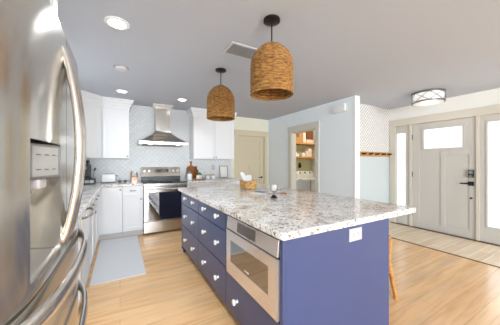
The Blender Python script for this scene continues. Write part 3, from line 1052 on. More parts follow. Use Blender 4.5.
df = obj('drawer_front', bm, M['steel_h'], mw)
box('window', M['oven_glass'], df, IX0 - 0.0125, IX0 + 0.0, wa, wb, wc, wd)
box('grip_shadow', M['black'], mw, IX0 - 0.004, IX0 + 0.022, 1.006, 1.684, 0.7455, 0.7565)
# maker's mark on the lower window edge
cu = bpy.data.curves.new('maker_mark', 'FONT'); cu.body = 'SHARP'; cu.size = 0.02; cu.align_x = 'CENTER'; cu.extrude = 0.0003
tmp = bpy.data.objects.new('tmp', cu); COL.objects.link(tmp)
dg = bpy.context.evaluated_depsgraph_get()
me = bpy.data.meshes.new_from_object(tmp.evaluated_get(dg)); bpy.data.objects.remove(tmp)
bm = bmesh.new(); bm.from_mesh(me)
bmesh.ops.transform(bm, matrix=Matrix(((0, 0, -1, IX0 - 0.0138), (-1, 0, 0, 1.35), (0, 1, 0, 0.526), (0, 0, 0, 1))), verts=bm.verts)
obj('maker_mark', bm, M['white_plastic'], df)

# island countertop with rounded corners
bm = bmesh.new()
cx0, cx1, cy0, cy1, rc = 0.722, 2.092, 0.925, 3.36, 0.025
poly = []
for (px, py, a0) in ((cx1 - rc, cy0 + rc, -90), (cx1 - rc, cy1 - rc, 0), (cx0 + rc, cy1 - rc, 90), (cx0 + rc, cy0 + rc, 180)):
    for k in range(6):
        an = math.radians(a0 + 18 * k)
        poly.append((px + rc * math.cos(an), py + rc * math.sin(an)))
add_prism(bm, poly, 0.876, 0.916, 'Z', 0.006)
tag(obj('island_countertop', bm, M['granite'], None, False, (1.4, 2.1, 0.876)), 'large speckled granite slab overhanging the navy island', 'countertop')

def outlet(loc, wv, label, tilt=False):
    """duplex outlet facing -Y, lying horizontally when tilt"""
    t = thing('electrical_outlet', loc, label, 'outlet')
    x, y, z = loc
    hw, hh = (0.066, 0.042) if tilt else (0.038, 0.06)
    bm = bmesh.new(); add_box(bm, x - hw, x + hw, y - 0.006, y, z - hh, z + hh, 0.003)
    obj('cover_plate', bm, M['outlet'], t)
    for s in (-1, 1):
        cx, cz = (x + s * 0.027, z) if tilt else (x, z + s * 0.027)
        bm = bmesh.new(); add_box(bm, cx - 0.016, cx + 0.016, y - 0.0085, y - 0.005, cz - 0.016, cz + 0.016, 0.003)
        so = obj('socket', bm, M['outlet'], t)
        bm = bmesh.new()
        for q in (-0.006, 0.006):
            if tilt:
                add_box(bm, cx - 0.005, cx + 0.005, y - 0.0095, y - 0.0084, cz + q - 0.0012, cz + q + 0.0012)
            else:
                add_box(bm, cx + q - 0.0012, cx + q + 0.0012, y - 0.0095, y - 0.0084, cz - 0.005, cz + 0.005)
        obj('slot', bm, M['black'], so)
    return t
outlet((1.366, IY0, 0.80), None, 'white duplex outlet set sideways on the navy island end', True)
outlet((1.89, YB - 0.012, 1.17), None, 'white outlet on the backsplash right of the cutting boards')

# ------------------------------------------------------------------ items on the island
# woven basket
bk = thing('storage_basket', (1.54, 2.74, 0.917), 'honey seagrass basket on the island holding white cards', 'basket')
def woven_wall(bm, hx, hy, z0, z1, rows, cols, amp, th, c, flare=0.0, power=4):
    """closed basket wall with over/under weave relief; superellipse plan"""
    rings_o, rings_i = [], []
    for i in range(rows + 1):
        t = i / rows
        ro, ri = [], []
        for k in range(cols):
            a = 2 * PI * k / cols
            ca, sa = math.cos(a), math.sin(a)
            q = (abs(ca) ** power + abs(sa) ** power) ** (-1 / power)
            w = amp * (1 if (i // 1 + k // 2) % 2 == 0 else -1)
            s = 1 + flare * t
            ro.append(bm.verts.new((c[0] + (hx * s + w) * q * ca, c[1] + (hy * s + w) * q * sa, z0 + (z1 - z0) * t)))
            ri.append(bm.verts.new((c[0] + (hx * s - th + w) * q * ca, c[1] + (hy * s - th + w) * q * sa, z0 + (z1 - z0) * t)))
        rings_o.append(ro); rings_i.append(ri)
    for R, flip in ((rings_o, False), (rings_i, True)):
        for i in range(rows):
            for k in range(cols):
                f = (R[i][k], R[i][(k + 1) % cols], R[i + 1][(k + 1) % cols], R[i + 1][k])
                bm.faces.new(f[::-1] if flip else f)
    for k in range(cols):
        k2 = (k + 1) % cols
        bm.faces.new((rings_o[-1][k], rings_o[-1][k2], rings_i[-1][k2], rings_i[-1][k]))
        bm.faces.new((rings_o[0][k2], rings_o[0][k], rings_i[0][k], rings_i[0][k2]))
bm = bmesh.new()
woven_wall(bm, 0.085, 0.115, 0.92, 1.025, 9, 44, 0.0035, 0.008, (1.54, 2.74), 0.06)
add_box(bm, 1.47, 1.61, 2.64, 2.84, 0.918, 0.924)
obj('wall', bm, M['seagrass'], bk)
bm = bmesh.new()
pts = []
for k in range(41):
    a = 2 * PI * k / 40
    ca, sa = math.cos(a), math.sin(a)
    q = (abs(ca) ** 4 + abs(sa) ** 4) ** -0.25
    pts.append((1.54 + 0.087 * q * ca, 2.74 + 0.119 * q * sa, 1.028))
add_tube(bm, pts, 0.007, 8)
obj('rim', bm, M['seagrass'], bk, True)
def card(label, c, ax, half, m, cat='paper', name='card', group=None):
    bm = bmesh.new(); add_obox(bm, c, ax, half, 0.0005)
    return tag(obj(name, bm, m, None, False, c), label, cat, group)
def frame_dir(up, nrm):
    up = Vector(up).normalized(); nrm = Vector(nrm); nrm = (nrm - up * up.dot(nrm)).normalized()
    return (up.cross(nrm), nrm, up)
nn = Vector((-0.497, -0.868, 0))
ir = Vector((0.868, -0.497, 0))
bc = Vector((1.54, 2.74, 0))
f1 = frame_dir(ir * -0.46 + Vector((0, 0, 0.89)), nn)
card('long white card leaning out of the basket towards the range', bc + ir * -0.045 + nn * 0.02 + Vector((0, 0, 1.043)), f1, (0.022, 0.0012, 0.115), M['paper'])
f2 = frame_dir(ir * -0.30 + Vector((0, 0, 0.95)), nn)
card('white card tucked behind the longest leaning card in the basket', bc + ir * -0.045 + Vector((0, 0, 1.035)), f2, (0.022, 0.0012, 0.10), M['paper'])
f3 = frame_dir((0, 0, 1), nn)
card('upright white card standing at the middle of the basket', bc + ir * 0.005 + nn * -0.022 + Vector((0, 0, 1.018)), f3, (0.04, 0.0012, 0.085), M['paper'])

# leaflets beside the basket
zz = 0.917
def leaflet(label, x, y, ang, hx, hy, m, z):
    return card(label, (x, y, z), ((math.cos(ang), math.sin(ang), 0), (0, 0, 1), (-math.sin(ang), math.cos(ang), 0)), (hx, 0.0016, hy), m, 'leaflet', 'leaflet')
leaflet('white leaflet lying flat beside the woven basket', 1.44, 2.28, 0.5, 0.075, 0.11, M['paper'], 0.918)
leaflet('blue and white leaflet lying on top of the white leaflet', 1.50, 2.34, 0.2, 0.05, 0.075, M['paper_blue'], 0.9215)
# wooden spoon
bm = bmesh.new()
sp = [(1.50, 2.12), (1.70, 2.06)]
pts = [(1.46 + 0.22 * i / 12, 2.16 - 0.085 * i / 12, 0.922 + 0.004 * math.sin(i / 12 * PI)) for i in range(13)]
add_tube(bm, pts, [0.006] * 8 + [0.010, 0.017, 0.021, 0.019, 0.008], 10, 0.5, (0, 0, 1))
tag(obj('wooden_spoon', bm, M['wood_mid'], None, True, (1.57, 2.12, 0.922)), 'brown wooden spoon lying behind the candle holder', 'spoon')
# candle holder
ch = thing('candle_holder', (1.37, 1.90, 0.916), 'glass and dark metal candle holder standing on the island', 'candle holder')
bm = bmesh.new()
add_lathe(bm, [(0.034, 0.917), (0.036, 0.922), (0.026, 0.93), (0.02, 0.943), (0.012, 0.948), (0.0005, 0.949)], (1.37, 1.90, 0), 24)
obj('base', bm, M['bronze'], ch, True)
bm = bmesh.new(); add_lathe(bm, [(0.006, 0.945), (0.005, 0.965), (0.008, 0.978), (0.016, 0.984), (0.016, 0.987), (0.0005, 0.987)], (1.37, 1.90, 0), 16)
obj('stem', bm, M['nickel'], ch, True)
bm = bmesh.new()
prof_o = [(0.004, 0.987), (0.028, 0.989), (0.034, 1.0), (0.036, 1.03), (0.0355, 1.058)]
prof_i = [(0.0335, 1.058), (0.034, 1.03), (0.032, 1.002), (0.027, 0.993), (0.004, 0.992)]
add_lathe(bm, prof_o + prof_i, (1.37, 1.90, 0), 24)
obj('cup', bm, M['clear'], ch, True)
bm = bmesh.new(); add_lathe(bm, [(0.0005, 0.994), (0.026, 0.994), (0.028, 1.0), (0.028, 1.044), (0.026, 1.047), (0.0005, 1.045)], (1.37, 1.90, 0), 20)
cd = tag(obj('candle', bm, M['wax'], None, True, (1.37, 1.90, 0.994)), 'short white candle inside the candle holder cup', 'candle')
bm = bmesh.new(); add_tube(bm, [(1.37, 1.90, 1.044), (1.371, 1.90, 1.056)], 0.0012, 6)
obj('wick', bm, M['black'], cd)

# ------------------------------------------------------------------ counter items, left corner
CZ0 = 0.915
pd = thing('coffee_pod_drawer', (-0.47, 4.72, CZ0), 'black coffee pod drawer with pale fronts in the counter corner', 'pod drawer')
box('case', M['black'], pd, -0.60, -0.375, 4.62, 4.90, CZ0, CZ0 + 0.085, 0.004)
for a, b in ((-0.59, -0.52), (-0.51, -0.45), (-0.44, -0.385)):
    box('drawer_front', M['grey_panel'], pd, a, b, 4.614, 4.62, CZ0 + 0.018, CZ0 + 0.068, 0.002)
cm = thing('coffee_maker', (-0.52, 4.74, CZ0 + 0.086), 'slim black coffee maker standing on the pod drawer', 'coffee maker')
zb = CZ0 + 0.086
box('base', M['black'], cm, -0.545, -0.43, 4.64, 4.88, zb, zb + 0.025, 0.006)
box('column', M['black'], cm, -0.545, -0.44, 4.77, 4.88, zb + 0.026, zb + 0.24, 0.012)
bm = bmesh.new()
add_prism(bm, [(4.67, zb + 0.20), (4.88, zb + 0.215), (4.88, zb + 0.30), (4.83, zb + 0.32), (4.72, zb + 0.31), (4.665, zb + 0.28)], -0.545, -0.46, 'X', 0.008)
obj('brew_head', bm, M['black'], cm)
bm = bmesh.new(); add_lathe(bm, [(0.011, zb + 0.165), (0.013, zb + 0.199)], (-0.50, 4.71, 0), 14)
obj('spout', bm, M['nickel'], cm, True)
mf = thing('milk_frother', (-0.395, 4.74, zb), 'thin steel milk frother on a stand beside the coffee maker', 'frother')
bm = bmesh.new(); add_lathe(bm, [(0.022, zb), (0.022, zb + 0.008), (0.008, zb + 0.014), (0.0005, zb + 0.014)], (-0.40, 4.72, 0), 16)
obj('base', bm, M['nickel'], mf, True)
bm = bmesh.new(); add_tube(bm, [(-0.40, 4.72, zb + 0.01), (-0.395, 4.72, zb + 0.10), (-0.38, 4.72, zb + 0.15)], 0.005, 8)
obj('shaft', bm, M['nickel'], mf, True)
bm = bmesh.new(); add_tube(bm, [(-0.387, 4.72, zb + 0.135), (-0.375, 4.72, zb + 0.165), (-0.365, 4.72, zb + 0.185)], [0.010, 0.014, 0.011], 10)
obj('grip', bm, M['black'], mf, True)
ts = thing('toaster', (-0.17, 4.87, CZ0), 'white toaster with a black side lever on the counter corner', 'toaster')
bm = bmesh.new()
add_box(bm, -0.285, -0.07, 4.80, 4.97, CZ0 + 0.012, CZ0 + 0.155, 0.018)
obj('shell', bm, M['white_plastic'], ts, True)
box('base', M['black'], ts, -0.278, -0.077, 4.81, 4.96, CZ0, CZ0 + 0.0125)
for y in (4.855, 4.905):
    box('slot', M['black'], ts, -0.25, -0.10, y - 0.012, y + 0.012, CZ0 + 0.1545, CZ0 + 0.1562)
bm = bmesh.new(); add_box(bm, -0.0695, -0.045, 4.86, 4.90, CZ0 + 0.115, CZ0 + 0.13, 0.004)
obj('lever', bm, M['black'], ts)
bm = bmesh.new(); add_lathe(bm, [(0.013, 0.0), (0.012, 0.014), (0.0005, 0.015)], (-0.0695, 4.88, CZ0 + 0.05), 14, 'X')
obj('dial', bm, M['black'], ts, True)
# two small metal bowls
for x, lab in ((0.0, 'small steel pinch bowl next to the toaster'), (0.085, 'small steel pinch bowl next to the utensil jar')):
    bm = bmesh.new(); add_lathe(bm, [(0.014, 0.0), (0.016, 0.004), (0.03, 0.022), (0.033, 0.034), (0.031, 0.034), (0.027, 0.022), (0.012, 0.006), (0.0005, 0.006)], (x, 4.84, CZ0), 20)
    tag(obj('pinch_bowl', bm, M['nickel'], None, True, (x, 4.84, CZ0)), lab, 'bowl')
# utensil jar
uj = thing('utensil_jar', (0.235, 4.84, CZ0), 'square wooden caddy with amber front holding kitchen utensils', 'utensil holder')
bm = bmesh.new()
for a in ((-0.055, 0.055, -0.05, -0.045), (-0.055, 0.055, 0.045, 0.05), (-0.055, -0.05, -0.045, 0.045), (0.05, 0.055, -0.045, 0.045)):
    add_box(bm, 0.235 + a[0], 0.235 + a[1], 4.84 + a[2], 4.84 + a[3], CZ0, CZ0 + 0.09, 0.001)
add_box(bm, 0.185, 0.285, 4.795, 4.885, CZ0, CZ0 + 0.008)
obj('body', bm, M['amber'], uj)
bm = bmesh.new()
for x in (0.176, 0.284):
    add_box(bm, x, x + 0.01, 4.786, 4.796, CZ0, CZ0 + 0.155, 0.001)
    add_box(bm, x, x + 0.01, 4.884, 4.894, CZ0, CZ0 + 0.155, 0.001)
obj('corner_post', bm, M['wood_mid'], uj)
ul = (('wooden spoon standing at the left of the utensil caddy', 0.205, -0.02, M['wood_light'], 0.20),
      ('white spatula standing in the middle of the utensil caddy', 0.24, 0.005, M['white_plastic'], 0.215),
      ('grey turner standing at the right of the utensil caddy', 0.265, 0.02, M['grey_panel'], 0.19))
for lab, x, dx, m, h in ul:
    bm = bmesh.new()
    add_tube(bm, [(x, 4.84, CZ0 + 0.012), (x + dx * 0.6, 4.84, CZ0 + h * 0.7)], 0.004, 8)
    add_tube(bm, [(x + dx * 0.6, 4.84, CZ0 + h * 0.7), (x + dx * 0.75, 4.84, CZ0 + h * 0.82), (x + dx, 4.84, CZ0 + h)], [0.005, 0.017, 0.012], 10, 0.35, (0, 1, 0))
    tag(obj('kitchen_utensil', bm, m, None, True, (x, 4.84, CZ0)), lab, 'utensil')

# ------------------------------------------------------------------ counter items, right of the range
def board(name, x, w, h, hh, m, lab, ybase, lean, arch):
    """cutting board with a handle, leaning against the backsplash"""
    bm = bmesh.new()
    pts = [(-w / 2, 0), (w / 2, 0), (w / 2, h - arch)]
    for k in range(1, 8):
        a = PI / 2 * k / 8
        pts.append((w / 2 * math.cos(a) * 0.75 + 0.02 * (1 - k / 8), h - arch + arch * math.sin(a)))
    pts += [(0.018, h), (0.018, h + hh * 0.6), (0.028, h + hh * 0.8), (0.014, h + hh), (-0.014, h + hh), (-0.028, h + hh * 0.8), (-0.018, h + hh * 0.6), (-0.018, h)]
    for k in range(7, 0, -1):
        a = PI / 2 * k / 8
        pts.append((-(w / 2 * math.cos(a) * 0.75 + 0.02 * (1 - k / 8)), h - arch + arch * math.sin(a)))
    pts.append((-w / 2, h - arch))
    add_prism(bm, pts, 0, 0.018, 'Y', 0.003)
    bmesh.ops.rotate(bm, verts=bm.verts, cent=(0, 0, 0), matrix=Matrix.Rotation(-lean, 3, 'X'))
    bmesh.ops.translate(bm, verts=bm.verts, vec=(x, ybase, CZ0 + 0.002))
    return tag(obj(name, bm, m, None, False, (x, ybase, CZ0)), lab, 'cutting board')
board('cutting_board', 1.36, 0.19, 0.30, 0.10, M['wood_mid'], 'tall brown cutting board with handle leaning on the backsplash', 4.945, 0.13, 0.06)
board('cutting_board', 1.455, 0.10, 0.22, 0.06, M['wood_dark'], 'smaller dark cutting board in front of the tall brown one', 4.905, 0.15, 0.04)
cn = thing('glass_canister', (1.305, 4.85, CZ0), 'white canister with steel lid right of the range', 'canister')
bm = bmesh.new(); add_lathe(bm, [(0.052, CZ0), (0.055, CZ0 + 0.01), (0.055, CZ0 + 0.115), (0.05, CZ0 + 0.125), (0.0005, CZ0 + 0.126)], (1.285, 4.83, 0), 24)
obj('jar', bm, M['white_enamel'], cn, True)
bm = bmesh.new(); add_lathe(bm, [(0.05, CZ0 + 0.127), (0.05, CZ0 + 0.15), (0.044, CZ0 + 0.158), (0.012, CZ0 + 0.16), (0.014, CZ0 + 0.178), (0.0005, CZ0 + 0.18)], (1.285, 4.83, 0), 24)
obj('lid', bm, M['nickel'], cn, True)
bm = bmesh.new(); add_lathe(bm, [(0.0005, CZ0), (0.11, CZ0), (0.12, CZ0 + 0.008), (0.122, CZ0 + 0.022), (0.117, CZ0 + 0.022), (0.112, CZ0 + 0.01), (0.0005, CZ0 + 0.01)], (1.47, 4.76, 0), 36)
tag(obj('serving_tray', bm, M['wood_light'], None, True, (1.47, 4.76, CZ0)), 'round light wood tray under the small green plant', 'tray')
pt = thing('potted_plant', (1.49, 4.77, CZ0 + 0.011), 'small green plant in a white pot on the round tray', 'plant')
zt = CZ0 + 0.011
bm = bmesh.new(); add_lathe(bm, [(0.0005, zt), (0.042, zt), (0.052, zt + 0.07), (0.053, zt + 0.085), (0.048, zt + 0.085), (0.044, zt + 0.07), (0.0005, zt + 0.068)], (1.49, 4.77, 0), 24)
obj('pot', bm, M['white_enamel'], pt, True)
bm = bmesh.new()
for k in range(46):
    a = random.uniform(0, 2 * PI); el = random.uniform(0.25, 1.4)
    dd = Vector((math.cos(a) * math.cos(el), math.sin(a) * math.cos(el), math.sin(el)))
    base = Vector((1.49, 4.77, zt + 0.07)) + dd * random.uniform(0.02, 0.055)
    tip = base + dd * 0.035 + Vector((0, 0, -0.006))
    sd = dd.cross(Vector((0, 0, 1))).normalized() * 0.014
    mid = (base + tip) / 2 + Vector((0, 0, 0.006))
    vs = [bm.verts.new(p) for p in (base, mid + sd, tip, mid - sd)]
    bm.faces.new(vs)
    st = [bm.verts.new(p) for p in (Vector((1.49, 4.77, zt + 0.068)), Vector((1.4915, 4.77, zt + 0.068)), base)]
    bm.faces.new(st)
obj('foliage', bm, M['leaf'], pt)
bm = bmesh.new(); add_box(bm, 1.40, 1.445, 4.70, 4.745, zt + 0.001, zt + 0.085, 0.006)
tag(obj('white_jar', bm, M['white_enamel'], None, False, (1.42, 4.72, zt)), 'little square white jar on the round tray, left of the plant', 'jar')
for x, lab in ((1.68, 'small white lidded cup right of the round tray'), (1.80, 'small white lidded cup closest to the leaning silver tray')):
    t = thing('lidded_cup', (x, 4.80, CZ0), lab, 'cup', 'white cups on the back counter')
    bm = bmesh.new(); add_lathe(bm, [(0.0005, CZ0), (0.04, CZ0), (0.045, CZ0 + 0.01), (0.045, CZ0 + 0.078), (0.0005, CZ0 + 0.079)], (x, 4.80, 0), 22)
    obj('cup', bm, M['white_enamel'], t, True)
    bm = bmesh.new(); add_lathe(bm, [(0.046, CZ0 + 0.08), (0.046, CZ0 + 0.09), (0.03, CZ0 + 0.098), (0.0005, CZ0 + 0.099)], (x, 4.80, 0), 22)
    obj('lid', bm, M['seagrass'], t, True)
# leaning tray / frame
t = thing('leaning_tray', (2.13, 4.96, CZ0), 'silver rimmed tray leaning on the backsplash near the back door', 'tray')
def lean_box(name, m, x0, x1, z0, z1, d0, d1):
    bm = bmesh.new(); add_box(bm, x0, x1, d0, d1, z0, z1, 0.002)
    bmesh.ops.rotate(bm, verts=bm.verts, cent=(0, 0, 0), matrix=Matrix.Rotation(-0.14, 3, 'X'))
    bmesh.ops.translate(bm, verts=bm.verts, vec=(0, 4.965, CZ0 + 0.003))
    return obj(name, bm, m, t)
lean_box('panel', M['wall_warm'], 2.05, 2.225, 0.02, 0.27, 0.006, 0.012)
for a in ((2.03, 2.05, 0.0, 0.29), (2.225, 2.245, 0.0, 0.29), (2.05, 2.225, 0.0, 0.02), (2.05, 2.225, 0.27, 0.29)):
    lean_box('rim', M['nickel'], *a, 0.0, 0.014)

# ------------------------------------------------------------------ ceiling fixtures
# woven pendants
def pendant(cx, cy, label):
    p = thing('pendant_light', (cx, cy, CZ), label, 'pendant light', 'woven pendants above the island')
    bm = bmesh.new(); add_lathe(bm, [(0.066, CZ - 0.001), (0.066, CZ - 0.018), (0.05, CZ - 0.024), (0.014, CZ - 0.03), (0.0005, CZ - 0.031)], (cx, cy, 0), 28)
    obj('canopy', bm, M['bronze'], p, True)
    bm = bmesh.new(); add_tube(bm, [(cx, cy, CZ - 0.029), (cx, cy, 2.218)], 0.0055, 10)
    obj('rod', bm, M['bronze'], p, True)
    bm = bmesh.new(); add_lathe(bm, [(0.022, 2.215), (0.024, 2.205), (0.022, 2.12), (0.02, 2.11), (0.0005, 2.11)], (cx, cy, 0), 16)
    obj('socket', bm, M['bronze'], p, True)
    bm = bmesh.new(); add_lathe(bm, [(0.012, 2.109), (0.016, 2.09), (0.031, 2.05), (0.03, 2.03), (0.018, 2.01), (0.0005, 2.005)], (cx, cy, 0), 16)
    obj('bulb', bm, M['wax'], p, True)
    # woven dome
    bm = bmesh.new()
    prof = []
    zb_, zt_ = 1.822, 2.228
    rows = 36
    for i in range(rows + 1):
        t = i / rows
        z = zb_ + (zt_ - zb_) * t
        if t < 0.48:
            r = 0.168 - 0.004 * abs(t - 0.2)
        else:
            u = (t - 0.48) / 0.52
            r = 0.167 * max(0.0, 1 - u ** 2.3) ** 0.60
        prof.append((max(r, 0.026), z))
    cols = 72
    O, I = [], []
    for i, (r, z) in enumerate(prof):
        ro, ri = [], []
        for k in range(cols):
            a = 2 * PI * k / cols
            w = 0.0034 * (1 if i % 2 == 0 else -1) + 0.0022 * (1 if (k // 3) % 2 == 0 else -1)
            ro.append(bm.verts.new((cx + (r + w) * math.cos(a), cy + (r + w) * math.sin(a), z)))
            ri.append(bm.verts.new((cx + (r + w - 0.006) * math.cos(a), cy + (r + w - 0.006) * math.sin(a), z - (0.004 if i == rows else 0))))
        O.append(ro); I.append(ri)
    for i in range(rows):
        for k in range(cols):
            k2 = (k + 1) % cols
            bm.faces.new((O[i][k], O[i][k2], O[i + 1][k2], O[i + 1][k]))
            bm.faces.new((I[i][k2], I[i][k], I[i + 1][k], I[i + 1][k2]))
    for k in range(cols):
        k2 = (k + 1) % cols
        bm.faces.new((O[0][k2], O[0][k], I[0][k], I[0][k2]))
        bm.faces.new((O[-1][k], O[-1][k2], I[-1][k2], I[-1][k]))
    sh = obj('shade', bm, M['wicker'], p)
    bm = bmesh.new()
    pts = [(cx + 0.166 * math.cos(2 * PI * k / 48), cy + 0.166 * math.sin(2 * PI * k / 48), 1.822) for k in range(49)]
    add_tube(bm, pts, 0.0065, 8)
    obj('rim', bm, M['wicker'], sh, True)
    return p
p1 = pendant(1.05, 1.485, 'woven wicker dome pendant hanging closest, its rim larger and higher in view')
p2 = copy_tree(p1)
p2.location = (1.075, 2.60, CZ)
p2['label'] = 'woven wicker dome pendant hanging farther back, nearer the range hood'

# recessed lights
def downlight(x, y, label):
    d = thing('recessed_light', (x, y, CZ), label, 'recessed light', 'recessed ceiling lights')
    bm = bmesh.new(); add_lathe(bm, [(0.092, CZ - 0.0005), (0.09, CZ - 0.006), (0.066, CZ - 0.009), (0.066, CZ - 0.0005)], (x, y, 0), 32)
    obj('trim_ring', bm, M['white_plastic'], d, True)
    bm = bmesh.new(); add_lathe(bm, [(0.0655, CZ - 0.0006), (0.0655, CZ - 0.005), (0.0005, CZ - 0.006)], (x, y, 0), 32)
    obj('lens', bm, M['lens'], d, True)
    l = bpy.data.lights.new('downlight', 'SPOT'); l.energy = 66; l.spot_size = 2.5; l.spot_blend = 0.8; l.shadow_soft_size = 0.06; l.color = (0.93, 0.97, 1.0)
    lo = bpy.data.objects.new('downlight', l); COL.objects.link(lo); lo.parent = d; lo.location = (0, 0, -0.015)
    return d
d1 = downlight(-0.02, 2.15, 'lit recessed ceiling light nearest the refrigerator')
d2 = copy_tree(d1); d2.location = (0.027, 4.16, CZ); d2['label'] = 'lit recessed ceiling light in front of the left wall cabinet'
d3 = copy_tree(d1); d3.location = (0.975, 4.18, CZ); d3['label'] = 'lit recessed ceiling light just right of the range hood'
for d in (d2, d3):
    for ch_ in d.children:
        if ch_.type == 'LIGHT':
            ch_.data = ch_.data.copy(); ch_.data.energy = 3 if d is d2 else 16
d4_added = copy_tree(d1); d4_added.location = (0.25, 0.25, CZ); d4_added['label'] = 'unseen recessed ceiling light added overhead for brightness'  # extra downlight out of view, added to brighten the floor
for ch_ in d4_added.children:
    if ch_.type == 'LIGHT':
        ch_.data = ch_.data.copy(); ch_.data.energy = 30
sd = thing('smoke_detector', (0.01, 3.14, CZ), 'grey round smoke detector on the ceiling between two lights', 'smoke detector')
bm = bmesh.new(); add_lathe(bm, [(0.072, CZ - 0.0005), (0.072, CZ - 0.012), (0.06, CZ - 0.03), (0.03, CZ - 0.034), (0.0005, CZ - 0.034)], (0.01, 3.14, 0), 28)
obj('housing', bm, M['vent_white'], sd, True)
bm = bmesh.new(); add_lathe(bm, [(0.073, CZ - 0.0004), (0.08, CZ - 0.0004), (0.08, CZ - 0.006), (0.073, CZ - 0.006)], (0.01, 3.14, 0), 28)
obj('base_ring', bm, M['grey_grille'], sd, True)

# ceiling vent
vx, vy = 1.10, 2.06
v = thing('ceiling_vent', (vx, vy, CZ), 'rectangular white ceiling vent between the two pendants', 'vent')
bm = bmesh.new()
hx, hy = 0.19, 0.125
for a in ((-hx, hx, -hy, -hy + 0.028), (-hx, hx, hy - 0.028, hy), (-hx, -hx + 0.028, -hy + 0.028, hy - 0.028), (hx - 0.028, hx, -hy + 0.028, hy - 0.028)):
    add_box(bm, vx + a[0], vx + a[1], vy + a[2], vy + a[3], CZ - 0.009, CZ - 0.0005, 0.002)
obj('frame', bm, M['vent_white'], v)
box('backing', M['grey_grille'], v, vx - hx + 0.028, vx + hx - 0.028, vy - hy + 0.028, vy + hy - 0.028, CZ - 0.002, CZ - 0.0005)
bm = bmesh.new()
for k in range(9):
    y = vy - hy + 0.042 + k * 0.0205
    add_obox(bm, (vx, y, CZ - 0.007), ((1, 0, 0), (0, 0.8, 0.6), (0, -0.6, 0.8)), (hx - 0.029, 0.0075, 0.0008))
obj('louvres', bm, M['vent_white'], v)

# flush mount drum light
FXc, FYc = 4.36, 1.77
fm = thing('flush_mount_light', (FXc, FYc, CZ), 'round drum ceiling light with crossed metal rods by the front door', 'ceiling light')
bm = bmesh.new(); add_lathe(bm, [(0.0005, CZ - 0.0005), (0.215, CZ - 0.0005), (0.222, CZ - 0.004), (0.222, CZ - 0.03), (0.214, CZ - 0.03), (0.212, CZ - 0.006)], (FXc, FYc, 0), 40)
obj('top_ring', bm, M['nickel'], fm, True)
bm = bmesh.new(); add_lathe(bm, [(0.222, CZ - 0.15), (0.222, CZ - 0.172), (0.213, CZ - 0.172), (0.213, CZ - 0.15), (0.222, CZ - 0.15)], (FXc, FYc, 0), 40)
obj('bottom_ring', bm, M['nickel'], fm, True)
bm = bmesh.new(); add_lathe(bm, [(0.205, CZ - 0.008), (0.205, CZ - 0.16), (0.2, CZ - 0.176), (0.0005, CZ - 0.182)], (FXc, FYc, 0), 40)
obj('drum', bm, M['drum_glass'], fm, True)
for k in range(7):
    bm = bmesh.new()
    a0 = 2 * PI * k / 7
    for s in (-1, 1):
        pts = []
        for i in range(9):
            t = i / 8
            a = a0 + s * (t * 2 * PI / 7)
            pts.append((FXc + 0.218 * math.cos(a), FYc + 0.218 * math.sin(a), CZ - 0.155 + 0.13 * t))
        add_tube(bm, pts, 0.0042, 6)
    obj('crossed_rod', bm, M['nickel'], fm)
l = bpy.data.lights.new('flush_lamp', 'POINT'); l.energy = 2; l.shadow_soft_size = 0.12; l.color = (1, 0.96, 0.9)
lo = bpy.data.objects.new('flush_lamp', l); COL.objects.link(lo); lo.parent = fm; lo.location = (0, 0, -0.26)

# door chime on the pantry wall
dc = thing('door_chime', (PX0, 2.755, 2.255), 'white door chime box high on the laundry wall', 'door chime')
bm = bmesh.new(); add_box(bm, PX0 - 0.05, PX0 - 0.0005, 2.625, 2.885, 2.19, 2.325, 0.012)
obj('cover', bm, M['white_plastic'], dc, True)
box('base_edge', M['trim'], dc, PX0 - 0.012, PX0 - 0.0004, 2.618, 2.892, 2.183, 2.332, 0.002)

# peg rail
pr = thing('peg_rail', (4.3, 2.74, 1.445), 'wooden peg rail with five black double hooks under the wallpaper', 'peg rail')
box('board', M['wood_light'], pr, PX1 + 0.01, XR - 0.024, 2.72, 2.739, 1.40, 1.49, 0.003)
for k in range(5):
    x = 4.06 + 0.215 * k
    bm = bmesh.new()
    add_lathe(bm, [(0.022, -0.004), (0.022, 0.0)], (x, 2.7195, 1.448), 14, 'Y')
    for s in (-1, 1):
        add_tube(bm, [(x, 2.718, 1.45), (x + s * 0.02, 2.695, 1.44), (x + s * 0.035, 2.672, 1.445), (x + s * 0.042, 2.665, 1.465)], [0.008, 0.008, 0.008, 0.012], 8)
    add_tube(bm, [(x, 2.718, 1.455), (x, 2.66, 1.458), (x, 2.645, 1.466)], [0.009, 0.009, 0.014], 8)
    obj('hook', bm, M['black'], pr)

# ------------------------------------------------------------------ laundry room
LYB = YB
def laundry_machine(name, x0, x1, label, cat):
    t = thing(name, ((x0 + x1) / 2, 4.7, 0), label, cat)
    box('cabinet', M['pale_blue'], t, x0, x1, 4.32, 5.0, 0.02, 0.83, 0.012)
    box('lid', M['white_enamel'], t, x0 + 0.01, x1 - 0.01, 4.33, 4.86, 0.831, 0.862, 0.01)
    bm = bmesh.new()
    add_prism(bm, [(4.87, 0.831), (5.0, 0.831), (5.0, 1.03), (4.96, 1.04), (4.90, 0.98)], x0 + 0.01, x1 - 0.01, 'X', 0.01)
    cp = obj('console', bm, M['white_enamel'], t)
    for k in range(3):
        bm = bmesh.new(); add_lathe(bm, [(0.03, 0.0), (0.026, -0.025), (0.0005, -0.026)], (x0 + 0.15 + 0.19 * k, 4.915, 0.985), 16, 'Y')
        obj('dial', bm, M['nickel'], cp, True)
    box('lid_grip', M['grey_grille'], t, (x0 + x1) / 2 - 0.06, (x0 + x1) / 2 + 0.06, 4.326, 4.331, 0.84, 0.855)
    return t
laundry_machine('clothes_dryer', 3.62, 4.27, 'white clothes dryer seen at the left inside the laundry doorway', 'dryer')
laundry_machine('washing_machine', 4.30, 4.97, 'white top loading washer at the right inside the laundry doorway', 'washing machine')
